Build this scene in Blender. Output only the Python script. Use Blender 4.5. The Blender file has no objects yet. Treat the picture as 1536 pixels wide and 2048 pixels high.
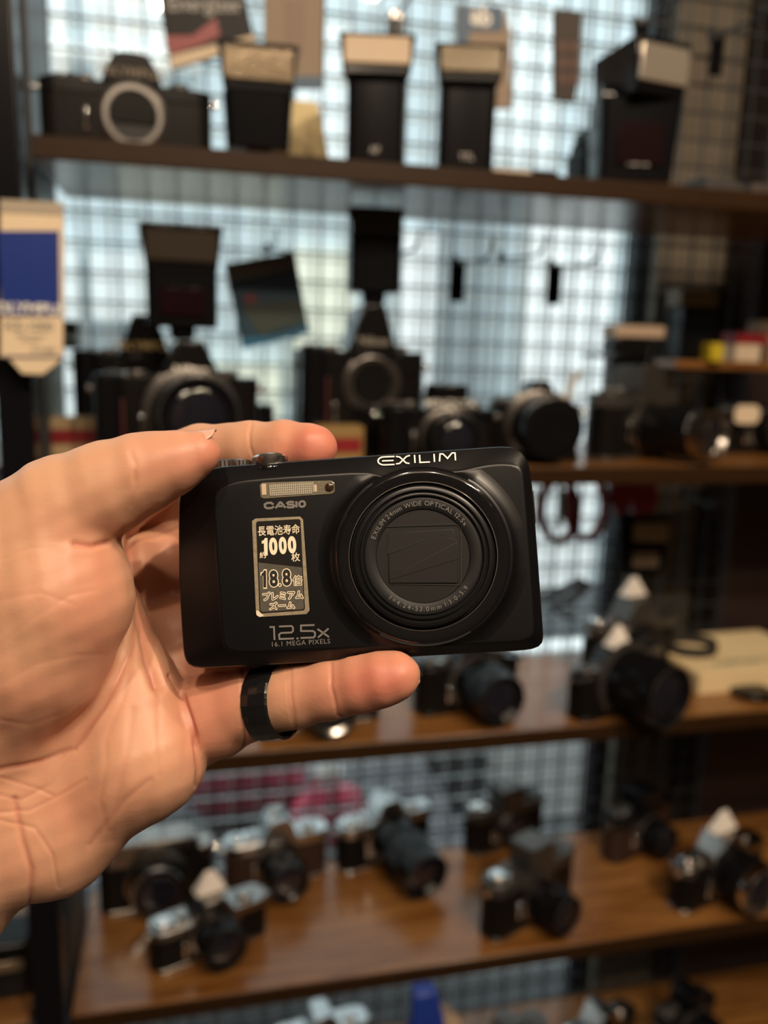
import bpy, bmesh, math, random
import numpy as np
from mathutils import Vector, Matrix

S = bpy.context.scene
C = S.collection
random.seed(4)

# ------------------------------------------------------------------ view, from the measured vanishing points
F = 1700.0
def nrm(v):
    v = np.array(v, float); return v / np.linalg.norm(v)
UPc = nrm((252, 8480, -1700))                     # world up, in (right, up, forward)
Xc = np.array((7250, 154, 1700.0)); Xc = nrm(Xc - UPc * Xc.dot(UPc))
Yc = np.cross(Xc, UPc)                            # (right, up, forward) is a left-handed triple
if Yc[2] < 0: Yc = -Yc
RW = np.array([Xc, Yc, UPc])                      # rows: world axes, so RW @ cam_vector = world vector
EYE = np.array((0, 0, 1.5))
def ray(px, py): return RW @ np.array(((px - 768) / F, -(py - 1024) / F, 1.0))
def P(px, py, d): return Vector(EYE + ray(px, py) * d)
def atY(px, py, Y): r = ray(px, py); return Vector(EYE + r * (Y / r[1]))
def atZ(px, py, Z): r = ray(px, py); return Vector(EYE + r * ((Z - EYE[2]) / r[2]))
def proj(p):
    c = RW.T @ (np.array(p) - EYE); return 768 + F * c[0] / c[2], 1024 - F * c[1] / c[2], c[2]
def solveX(px, Y, Z):
    a, b = -3.0, 3.0
    for _ in range(50):
        m = (a + b) / 2
        if proj((m, Y, Z))[0] < px: a = m
        else: b = m
    return (a + b) / 2

cd = bpy.data.cameras.new('view'); cam = bpy.data.objects.new('view', cd); C.objects.link(cam)
M = Matrix.Identity(4)
right, up, fwd = RW @ np.array((1, 0, 0)), RW @ np.array((0, 1, 0)), RW @ np.array((0, 0, 1))
for i in range(3):
    M[i][0] = right[i]; M[i][1] = up[i]; M[i][2] = -fwd[i]; M[i][3] = EYE[i]
cam.matrix_world = M
cd.sensor_fit = 'VERTICAL'; cd.sensor_height = 36; cd.lens = F / 2048 * 36
cd.clip_start = 0.01; cd.clip_end = 60
cd.dof.use_dof = True; cd.dof.focus_distance = 0.243; cd.dof.aperture_fstop = 7.0
S.camera = cam
S.view_settings.view_transform = 'Standard'; S.view_settings.look = 'None'
S.view_settings.exposure = 0.0; S.view_settings.gamma = 1.0; S.view_settings.use_curve_mapping = False
S.cycles.use_denoising = True
S.cycles.max_bounces = 8; S.cycles.transparent_max_bounces = 12
S.cycles.sample_clamp_indirect = 6.0

# daylight outside
W = bpy.data.worlds.new('daylight'); S.world = W; W.use_nodes = True
bg = W.node_tree.nodes['Background']; bg.inputs[0].default_value = (0.93, 0.97, 1.0, 1); bg.inputs[1].default_value = 2.5

def lamp(name, loc, target, power, col, radius=0.05, spot=None):
    ld = bpy.data.lights.new(name, 'SPOT' if spot else 'AREA')
    if spot: ld.spot_size = math.radians(spot); ld.spot_blend = 0.6; ld.shadow_soft_size = radius
    else: ld.shape = 'DISK'; ld.size = radius * 2
    ld.energy = power; ld.color = col
    o = bpy.data.objects.new(name, ld); C.objects.link(o); o.location = loc
    o.rotation_euler = (Vector(target) - Vector(loc)).to_track_quat('-Z', 'Y').to_euler()
    return o
WARM = (1.0, 0.79, 0.58)
for i, (x, y, e) in enumerate(((0.62, -0.62, 46), (0.42, -0.98, 30), (-0.30, -0.55, 22), (-0.05, -0.95, 16), (0.95, -0.15, 14))):
    lamp('ceiling_lamp', (x, y, 2.62), (x * .4 - .05, 0.45, 1.35), e * 0.33, WARM, 0.028)
lamp('hand_fill', (-0.25, -1.15, 2.60), (-0.05, 0.25, 1.4), 4, (1.0, 0.80, 0.60), 0.30)  # added soft front fill for the hand, not a fixture of the room
for x in (-0.7, 0.1, 0.9):
    lamp('wall_fill', (x, -1.25, 2.62), (x, -2.0, 1.4), 1.5, WARM, 0.08)  # added lamps that brighten the front wall so chrome reflects it

# ------------------------------------------------------------------ helpers
def tag(o, label=None, cat=None, group=None, kind=None):
    if label: o['label'] = label
    if cat: o['category'] = cat
    if group: o['group'] = group
    if kind: o['kind'] = kind
    return o
def empty(name, loc=(0, 0, 0), rz=0.0, label=None, cat=None, group=None):
    o = bpy.data.objects.new(name, None); C.objects.link(o); o.location = loc; o.rotation_euler = (0, 0, rz)
    o.empty_display_size = 0.02
    return tag(o, label, cat, group)

MATS = {}
def mat(name, col, rough=0.5, metal=0.0, coat=0.0, emit=None, es=0.0, noise=0.0, nscale=40.0, bump=0.0, bscale=200.0, trans=0.0, spec=None, ior=None):
    if name in MATS: return MATS[name]
    m = bpy.data.materials.new(name); m.use_nodes = True; nt = m.node_tree; b = nt.nodes['Principled BSDF']
    b.inputs['Base Color'].default_value = (*col, 1); b.inputs['Roughness'].default_value = rough; b.inputs['Metallic'].default_value = metal
    b.inputs['Coat Weight'].default_value = coat
    if trans: b.inputs['Transmission Weight'].default_value = trans
    if spec is not None: b.inputs['Specular IOR Level'].default_value = spec
    if ior: b.inputs['IOR'].default_value = ior
    if emit: b.inputs['Emission Color'].default_value = (*emit, 1); b.inputs['Emission Strength'].default_value = es
    tc = nt.nodes.new('ShaderNodeTexCoord')
    n = nt.nodes.new('ShaderNodeTexNoise'); n.inputs['Scale'].default_value = nscale; nt.links.new(tc.outputs['Object'], n.inputs['Vector'])
    r = nt.nodes.new('ShaderNodeMix'); r.data_type = 'RGBA'
    k = max(noise, 0.04)
    r.inputs[6].default_value = (*[c * (1 - k) for c in col], 1); r.inputs[7].default_value = (*[min(1, c * (1 + k)) for c in col], 1)
    nt.links.new(n.outputs['Fac'], r.inputs[0]); nt.links.new(r.outputs[2], b.inputs['Base Color'])
    if bump:
        n2 = nt.nodes.new('ShaderNodeTexNoise'); n2.inputs['Scale'].default_value = bscale; n2.inputs['Detail'].default_value = 3
        nt.links.new(tc.outputs['Object'], n2.inputs['Vector'])
        bp = nt.nodes.new('ShaderNodeBump'); bp.inputs['Strength'].default_value = bump; bp.inputs['Distance'].default_value = 0.12 / bscale
        nt.links.new(n2.outputs['Fac'], bp.inputs['Height']); nt.links.new(bp.outputs['Normal'], b.inputs['Normal'])
    MATS[name] = m; return m

class MB:
    """collects shapes, built as one mesh"""
    def __init__(s): s.v = []; s.f = []
    def add(s, vs, fs):
        n = len(s.v); s.v += [tuple(v) for v in vs]; s.f += [tuple(i + n for i in f) for f in fs]; return s
    def box(s, c, sz, rz=0.0, rx=0.0):
        x, y, z = sz[0] / 2, sz[1] / 2, sz[2] / 2
        R = Matrix.Rotation(rz, 3, 'Z') @ Matrix.Rotation(rx, 3, 'X')
        vs = [Vector(c) + R @ Vector(p) for p in ((-x, -y, -z), (x, -y, -z), (x, y, -z), (-x, y, -z), (-x, -y, z), (x, -y, z), (x, y, z), (-x, y, z))]
        return s.add(vs, [(3, 2, 1, 0), (4, 5, 6, 7), (0, 1, 5, 4), (1, 2, 6, 5), (2, 3, 7, 6), (3, 0, 4, 7)])
    def prism(s, poly, a, b, axis='z', sc=1.0, off=(0, 0)):
        """poly of (u, v); axis z: (u, v) = (x, y), axis y: (x, z); from a to b, far end scaled"""
        n = len(poly); cu = sum(p[0] for p in poly) / n; cv = sum(p[1] for p in poly) / n
        q = [(cu + (p[0] - cu) * sc + off[0], cv + (p[1] - cv) * sc + off[1]) for p in poly]
        mk = (lambda p, t: (p[0], p[1], t)) if axis == 'z' else ((lambda p, t: (p[0], t, p[1])) if axis == 'y' else (lambda p, t: (t, p[0], p[1])))
        vs = [mk(p, a) for p in poly] + [mk(p, b) for p in q]
        fs = [tuple(range(n))[::-1], tuple(range(n, 2 * n))] + [(i, (i + 1) % n, n + (i + 1) % n, n + i) for i in range(n)]
        return s.add(vs, fs)
    def lathe(s, prof, c=(0, 0, 0), axis=(0, -1, 0), seg=40, cap=True, knurl=0.0):
        """prof: (t along the axis, radius)"""
        ax = Vector(axis).normalized(); q = ax.to_track_quat('Z', 'Y').to_matrix(); u = q @ Vector((1, 0, 0)); w = q @ Vector((0, 1, 0))
        vs = []; fs = []
        for t, r in prof:
            for k in range(seg):
                a = 2 * math.pi * k / seg; rr = r * (1 - knurl * (k % 2))
                vs.append(Vector(c) + ax * t + (u * math.cos(a) + w * math.sin(a)) * rr)
        for j in range(len(prof) - 1):
            for k in range(seg):
                k2 = (k + 1) % seg; fs.append((j * seg + k, j * seg + k2, (j + 1) * seg + k2, (j + 1) * seg + k))
        if cap: fs.append(tuple(range(seg))[::-1]); fs.append(tuple((len(prof) - 1) * seg + k for k in range(seg)))
        return s.add(vs, fs)
    def cyl(s, p0, p1, r, r1=None, seg=20, knurl=0.0):
        p0 = Vector(p0); p1 = Vector(p1); L = (p1 - p0).length
        return s.lathe([(0, r), (L, r if r1 is None else r1)], p0, p1 - p0, seg, knurl=knurl)
    def tube(s, pts, r, seg=8):
        pts = [Vector(p) for p in pts]; vs = []; fs = []; pu = None
        for i, p in enumerate(pts):
            d = (pts[min(i + 1, len(pts) - 1)] - pts[max(i - 1, 0)]).normalized()
            if pu is None: pu = d.orthogonal().normalized()
            pu = (pu - d * pu.dot(d)).normalized(); w = d.cross(pu)
            for k in range(seg):
                a = 2 * math.pi * k / seg; vs.append(p + (pu * math.cos(a) + w * math.sin(a)) * r)
        for j in range(len(pts) - 1):
            for k in range(seg):
                k2 = (k + 1) % seg; fs.append((j * seg + k, j * seg + k2, (j + 1) * seg + k2, (j + 1) * seg + k))
        fs.append(tuple(range(seg))[::-1]); fs.append(tuple((len(pts) - 1) * seg + k for k in range(seg)))
        return s.add(vs, fs)
    def ribbon(s, pts, w, t, axis=(0, 1, 0)):
        """flat band of width w along axis, thickness t, following pts"""
        ax = Vector(axis).normalized(); pts = [Vector(p) for p in pts]; vs = []; fs = []
        for i, p in enumerate(pts):
            d = (pts[min(i + 1, len(pts) - 1)] - pts[max(i - 1, 0)]).normalized(); n = d.cross(ax).normalized()
            vs += [p - ax * w / 2 - n * t / 2, p + ax * w / 2 - n * t / 2, p + ax * w / 2 + n * t / 2, p - ax * w / 2 + n * t / 2]
        for j in range(len(pts) - 1):
            for k in range(4): fs.append((4 * j + k, 4 * j + (k + 1) % 4, 4 * j + 4 + (k + 1) % 4, 4 * j + 4 + k))
        e = 4 * (len(pts) - 1); fs += [(3, 2, 1, 0), (e, e + 1, e + 2, e + 3)]
        return s.add(vs, fs)
    def build(s, name, m, parent=None, bevel=0.0, seg=2, label=None, angle=35):
        me = bpy.data.meshes.new(name); me.from_pydata(s.v, [], s.f)
        bm = bmesh.new(); bm.from_mesh(me); bmesh.ops.recalc_face_normals(bm, faces=bm.faces); bm.to_mesh(me); bm.free()
        me.polygons.foreach_set('use_smooth', [True] * len(me.polygons)); me.set_sharp_from_angle(angle=math.radians(angle))
        if m: me.materials.append(m)
        o = bpy.data.objects.new(name, me); C.objects.link(o)
        if parent is not None: o.parent = parent
        if bevel:
            b = o.modifiers.new('edge', 'BEVEL'); b.width = bevel; b.segments = seg; b.limit_method = 'ANGLE'; b.angle_limit = math.radians(40); b.harden_normals = False
        if label: o['label'] = label
        return o

def text_data(body, size, bold=0.0, sx=1.0, extrude=0.00004, align='CENTER', space=1.0):
    c = bpy.data.curves.new('lettering', 'FONT'); c.body = body; c.size = size; c.offset = bold; c.extrude = extrude
    c.align_x = align; c.align_y = 'CENTER'; c.space_character = space; c.resolution_u = 4
    o = bpy.data.objects.new('tmp_text', c); C.objects.link(o); bpy.context.view_layer.update()
    me = bpy.data.meshes.new_from_object(o.evaluated_get(bpy.context.evaluated_depsgraph_get()))
    bpy.data.objects.remove(o); bpy.data.curves.remove(c)
    me.transform(Matrix.Diagonal((sx, 1, 1, 1)))
    return me
def text(body, size, m, parent, mx, name='lettering', **k):
    me = text_data(body, size, **k); me.materials.append(m); me.name = name
    o = bpy.data.objects.new(name, me); C.objects.link(o); o.parent = parent; o.matrix_local = mx
    return o
def facing(x, y, z, rz=0.0, tilt=0.0):
    """text standing up, read from -Y"""
    return Matrix.Translation((x, y, z)) @ Matrix.Rotation(rz, 4, 'Z') @ Matrix.Rotation(math.pi / 2 + tilt, 4, 'X')
def rrect(w, h, r, n=5, cx=0, cy=0):
    out = []
    for sx, sy, a0 in ((1, 1, 0), (-1, 1, 90), (-1, -1, 180), (1, -1, 270)):
        for k in range(n + 1):
            a = math.radians(a0 + 90 * k / n); out.append((cx + sx * (w / 2 - r) + r * math.cos(a), cy + sy * (h / 2 - r) + r * math.sin(a)))
    return out

# ------------------------------------------------------------------ levels of the shelves
YF = 0.80; YB = 1.015                       # front edge and back edge of the boards
TOPZ = [atY(768, y, YF).z for y in (324, 936, 1484, 1945)]
TOPZ.append(TOPZ[3] - 0.272)
TH = 0.0185

# ------------------------------------------------------------------ materials
wood = mat('shelf_laminate', (0.27, 0.115, 0.03), 0.24, coat=0.15, noise=0.18, nscale=9, spec=0.6)
def wood_grain(m):
    nt = m.node_tree; b = nt.nodes['Principled BSDF']
    tc = nt.nodes['Texture Coordinate']; mp = nt.nodes.new('ShaderNodeMapping'); mp.inputs['Scale'].default_value = (1.2, 14, 14)
    w = nt.nodes.new('ShaderNodeTexNoise'); w.inputs['Scale'].default_value = 9; w.inputs['Detail'].default_value = 6
    nt.links.new(tc.outputs['Object'], mp.inputs[0]); nt.links.new(mp.outputs[0], w.inputs['Vector'])
    r = nt.nodes.new('ShaderNodeValToRGB'); r.color_ramp.elements[0].position = 0.35; r.color_ramp.elements[1].position = 0.7
    r.color_ramp.elements[0].color = (0.15, 0.056, 0.012, 1); r.color_ramp.elements[1].color = (0.29, 0.135, 0.038, 1)
    nt.links.new(w.outputs['Fac'], r.inputs[0]); nt.links.new(r.outputs[0], b.inputs['Base Color'])
wood_grain(wood)
edge_wood = mat('shelf_edge_band', (0.028, 0.0125, 0.004), 0.4, noise=0.15, spec=0.2)
steel_black = mat('black_steel', (0.005, 0.005, 0.007), 0.25, spec=0.2)
wire_m = mat('dark_wire', (0.030, 0.034, 0.036), 0.45, spec=0.3)
black = mat('black_plastic', (0.005, 0.005, 0.006), 0.2, spec=0.22)
blackgloss = mat('black_enamel', (0.007, 0.0065, 0.0065), 0.2, spec=0.4)
leather = mat('black_leatherette', (0.007, 0.006, 0.0055), 0.36, bump=0.25, bscale=2500, spec=0.12)
leather_br = mat('brown_leatherette', (0.035, 0.018, 0.013), 0.5, bump=0.4, bscale=2500, spec=0.3)
charcoal = mat('charcoal_metal', (0.10, 0.092, 0.085), 0.3, metal=0.7)
silver = mat('satin_chrome', (0.62, 0.63, 0.63), 0.28, metal=1.0)
silver_d = mat('worn_chrome', (0.36, 0.34, 0.32), 0.24, metal=1.0)
chrome = mat('bright_chrome', (0.85, 0.84, 0.82), 0.10, metal=1.0)
gold = mat('gold_lettering', (0.72, 0.52, 0.24), 0.4, metal=0.4)
white_ink = mat('white_lettering', (0.80, 0.78, 0.72), 0.5)
grey_ink = mat('grey_lettering', (0.30, 0.29, 0.27), 0.5)
paper = mat('white_paper', (0.82, 0.76, 0.70), 0.8)
cream = mat('cream_card', (0.62, 0.50, 0.36), 0.7, noise=0.08)
glass_f = mat('lens_glass', (0.010, 0.010, 0.016), 0.04, coat=0.6, spec=0.8)
red = mat('red_plastic', (0.22, 0.010, 0.014), 0.45)
flash_win = mat('flash_window', (0.26, 0.20, 0.13), 0.16, metal=0.5, bump=0.7, bscale=260)
flash_dim = mat('flash_window_smoky', (0.040, 0.031, 0.024), 0.12, spec=0.3)
blue_card = mat('blue_card', (0.012, 0.035, 0.22), 0.35)
blue_dark = mat('dark_blue_card', (0.008, 0.055, 0.12), 0.45)

def struct(o, name=None):
    o['kind'] = 'structure'; return o

# ------------------------------------------------------------------ room shell
wall_m = mat('wall_paint', (0.13, 0.108, 0.08), 0.8, noise=0.06, nscale=6)
dark_wall = mat('dark_wall_paint', (0.09, 0.065, 0.05), 0.8)
facade_m = mat('pale_render', (0.70, 0.76, 0.80), 0.8, noise=0.10, nscale=1.5)
struct(MB().box((0, -0.3, -0.02), (5.2, 3.6, 0.04)).build('floor', mat('floor_vinyl', (0.10, 0.08, 0.065), 0.5, noise=0.2, nscale=5)))
struct(MB().box((0, -0.3, 2.72), (5.2, 3.6, 0.04)).build('ceiling', mat('ceiling_paint', (0.45, 0.41, 0.36), 0.9)))
struct(MB().box((-2.5, -0.3, 1.35), (0.06, 3.6, 2.7)).build('wall_left', dark_wall))
struct(MB().box((2.5, -0.3, 1.35), (0.06, 3.6, 2.7)).build('wall_right', dark_wall))
struct(MB().box((0, -2.1, 1.35), (5.2, 0.06, 2.7)).build('wall_front', mat('brown_wall_paint', (0.20, 0.165, 0.13), 0.8)))
WX0, WX1, WZ0, WZ1, WY = -1.30, 0.655, 0.22, 2.35, 1.16
struct(MB().box(((-2.5 + WX0) / 2, WY, 1.35), (WX0 + 2.5, 0.08, 2.7)).box(((WX0 + WX1) / 2, WY, WZ0 / 2), (WX1 - WX0, 0.08, WZ0))
       .box(((WX0 + WX1) / 2, WY, (WZ1 + 2.7) / 2), (WX1 - WX0, 0.08, 2.7 - WZ1)).box(((WX1 + 2.5) / 2, WY, 1.35), (2.5 - WX1, 0.08, 2.7)).build('wall_back', wall_m))
struct(MB().box((0.621, 1.115, 1.35), (0.023, 0.03, 2.2)).build('trim_1', steel_black))
struct(MB().box((-0.175, 1.10, 1.35), (0.02, 0.03, 2.2)).build('trim_2', steel_black))
pane = mat('window_glass', (1, 1, 1), 0.0)
nt = pane.node_tree; nt.nodes.clear()
o_ = nt.nodes.new('ShaderNodeOutputMaterial'); mx_ = nt.nodes.new('ShaderNodeMixShader'); tr_ = nt.nodes.new('ShaderNodeBsdfTransparent'); gl_ = nt.nodes.new('ShaderNodeBsdfGlossy')
tr_.inputs[0].default_value = (0.93, 0.97, 0.96, 1); gl_.inputs['Roughness'].default_value = 0.02; mx_.inputs[0].default_value = 0.06
nt.links.new(tr_.outputs[0], mx_.inputs[1]); nt.links.new(gl_.outputs[0], mx_.inputs[2]); nt.links.new(mx_.outputs[0], o_.inputs[0])
win = struct(MB().box(((WX0 + WX1) / 2, WY + 0.01, (WZ0 + WZ1) / 2), (WX1 - WX0, 0.006, WZ1 - WZ0)).build('window_1', pane))

# outdoors, what is seen blurred through the window
def out_rect(x0, y0, x1, y1, Y, th=0.15):
    a = atY(x0, y0, Y); b = atY(x1, y0, Y); c = atY(x1, y1, Y); d = atY(x0, y1, Y)
    X0 = (a.x + d.x) / 2; X1 = (b.x + c.x) / 2; Z1 = (a.z + b.z) / 2; Z0 = (c.z + d.z) / 2
    return ((X0 + X1) / 2, Y + th / 2, (Z0 + Z1) / 2), (X1 - X0, th, Z1 - Z0)
struct(MB().box((0, 7.0, -0.05), (16, 11.5, 0.06)).build('ground', mat('paving', (0.07, 0.075, 0.08), 0.9, noise=0.2)))
fb = MB().box((0.0, 5.1, 1.5), (12, 0.3, 7.5)).build('facade_wall', mat('pale_blue_render', (0.60, 0.67, 0.70), 0.85, noise=0.12, nscale=1.2)); struct(fb)  # pale blue-grey facade colour, slightly mottled
def outpart(name, m, *r, **k):
    o = MB()
    for q in r:
        c, s = out_rect(*q, 4.85 if 'Y' not in k else k['Y'], 0.1); o.box(c, s)
    return struct(o.build(name, m))
outpart('facade_panel', mat('white_render', (0.90, 0.93, 0.93), 0.8), (20, 480, 160, 900), (180, 505, 290, 640), (560, 40, 700, 400), (940, 0, 1120, 330), (100, 95, 400, 130))
outpart('facade_panel', mat('warm_white_render', (0.97, 0.93, 0.76), 0.8), (590, 500, 705, 740), (590, 720, 740, 780), (250, 730, 560, 900))
outpart('facade_panel', mat('white_sheet_metal', (0.99, 0.99, 0.97), 0.7), (800, 460, 868, 780), (1032, 380, 1200, 1420), (960, 1480, 1240, 1720))
outpart('facade_column', mat('grey_render', (0.30, 0.34, 0.36), 0.8), (872, 420, 985, 900), (60, 640, 250, 700))
outpart('facade_band', mat('dark_grey_render', (0.085, 0.085, 0.095), 0.8), (60, 1380, 962, 2150), Y=2.35)
outpart('facade_panel', mat('white_sheet_metal', (0, 0, 0)), (966, 1300, 1260, 1900), Y=2.35)

# ------------------------------------------------------------------ shelving
XL0, XL1, XR1 = -0.60, -0.150, 0.756
for k, z in enumerate(TOPZ):
    x0 = -0.118 if k == 0 else -0.1215
    for (a, b) in ((x0, 1.25), (XL0, -0.1625)):
        if k == 0 and a == XL0: continue
        lab = ['top', 'second', 'third', 'fourth', 'lowest'][k]
        o = MB().box(((a + b) / 2, (YF + YB) / 2 + 0.001, z - TH / 2), (b - a, YB - YF - 0.002, TH)).build('shelf_board', wood, bevel=0.0012)
        e = MB().box(((a + b) / 2, YF, z - TH / 2), (b - a, 0.003, TH)).build('edge_band', edge_wood, o, bevel=0.001)
        side = 'right of the black post' if a > -0.2 else 'left of the black post'
        extra = ['carrying flash units', 'carrying black cameras with flashes', 'behind the held camera', 'lined with silver cameras', 'at the bottom edge'][k]
        tag(o, f'brown laminate {lab} shelf board {side}' + (f', {extra}' if a > -0.2 else ''), 'shelf', 'shelf boards of the camera display')
post = empty('shelf_post', (-0.142, 0.812, 0), label='black upright steel post between the two shelf bays', cat='post')
MB().box((0, 0, 1.25), (0.030, 0.030, 2.5)).build('upright', steel_black, post, bevel=0.002)
MB().box((0.006, 0.105, 1.25), (0.022, 0.12, 2.5)).build('side_plate', mat('dark_grey_steel', (0.030, 0.033, 0.036), 0.4), post, bevel=0.001)
bp = MB().box((0.757 + 0.19, 1.075, 1.2), (0.38, 0.08, 2.4)).build('cabinet_panel', mat('dark_brown_board', (0.022, 0.011, 0.010), 0.5, noise=0.2), bevel=0.003)
tag(bp, 'tall dark cabinet side closing off the mesh at the far right', 'cabinet')

# mesh panels: the near one carries the hooks, the far one stands behind the glass side
def mesh_panel(name, x0, x1, z0, z1, Y, sp, r, px, pz, label, m=None, rz=None):
    t = MB(); x = x0 + (px - x0) % sp
    while x < x1: t.add(*barbox(x - r, x + r, Y - r, Y + r, z0, z1)); x += sp
    z = z0 + (pz - z0) % sp
    while z < z1: q_ = rz or r; t.add(*barbox(x0, x1, Y + r, Y + r + 2 * q_, z - q_, z + q_)); z += sp
    o = t.build(name, m or wire_m); return tag(o, label, 'mesh panel')
def barbox(x0, x1, y0, y1, z0, z1):
    v = [(x, y, z) for z in (z0, z1) for x, y in ((x0, y0), (x1, y0), (x1, y1), (x0, y1))]
    return v, [(3, 2, 1, 0), (4, 5, 6, 7), (0, 1, 5, 4), (1, 2, 6, 5), (2, 3, 7, 6), (3, 0, 4, 7)]
mesh_panel('wire_mesh_panel', -0.62, 0.754, 0.25, 2.3, 1.030, 0.0325, 0.0013, -0.0985, 1.6970, 'near wire mesh panel standing directly behind the shelves')
mesh_panel('wire_mesh_panel', -1.0, 0.9, 0.25, 2.6, 1.36, 0.0429, 0.0016, -0.1005, 1.7500, 'second wire mesh panel standing outside behind the window glass', mat('grey_wire', (0.72, 0.76, 0.78), 0.6), rz=0.0014)

# ------------------------------------------------------------------ things on the shelves
def tent(px_loc, w=0.030, h=0.024, rz=0.0, lab=''):
    """folded paper price tag: a little pyramid-like tent"""
    o = MB()
    a = [(-w / 2, -0.008, 0), (w / 2, -0.008, 0), (w / 2, 0.010, 0), (-w / 2, 0.010, 0), (-w * 0.14, 0.0, h), (w * 0.14, 0.0, h), (w * 0.14, 0.002, h), (-w * 0.14, 0.002, h)]
    o.add(a, [(3, 2, 1, 0), (4, 5, 6, 7), (0, 1, 5, 4), (1, 2, 6, 5), (2, 3, 7, 6), (3, 0, 4, 7)])
    t = o.build('price_tag', paper, bevel=0.001); t.location = px_loc; t.rotation_euler = (0, 0, rz)
    return tag(t, lab, 'price tag', 'white tent price tags')

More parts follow.
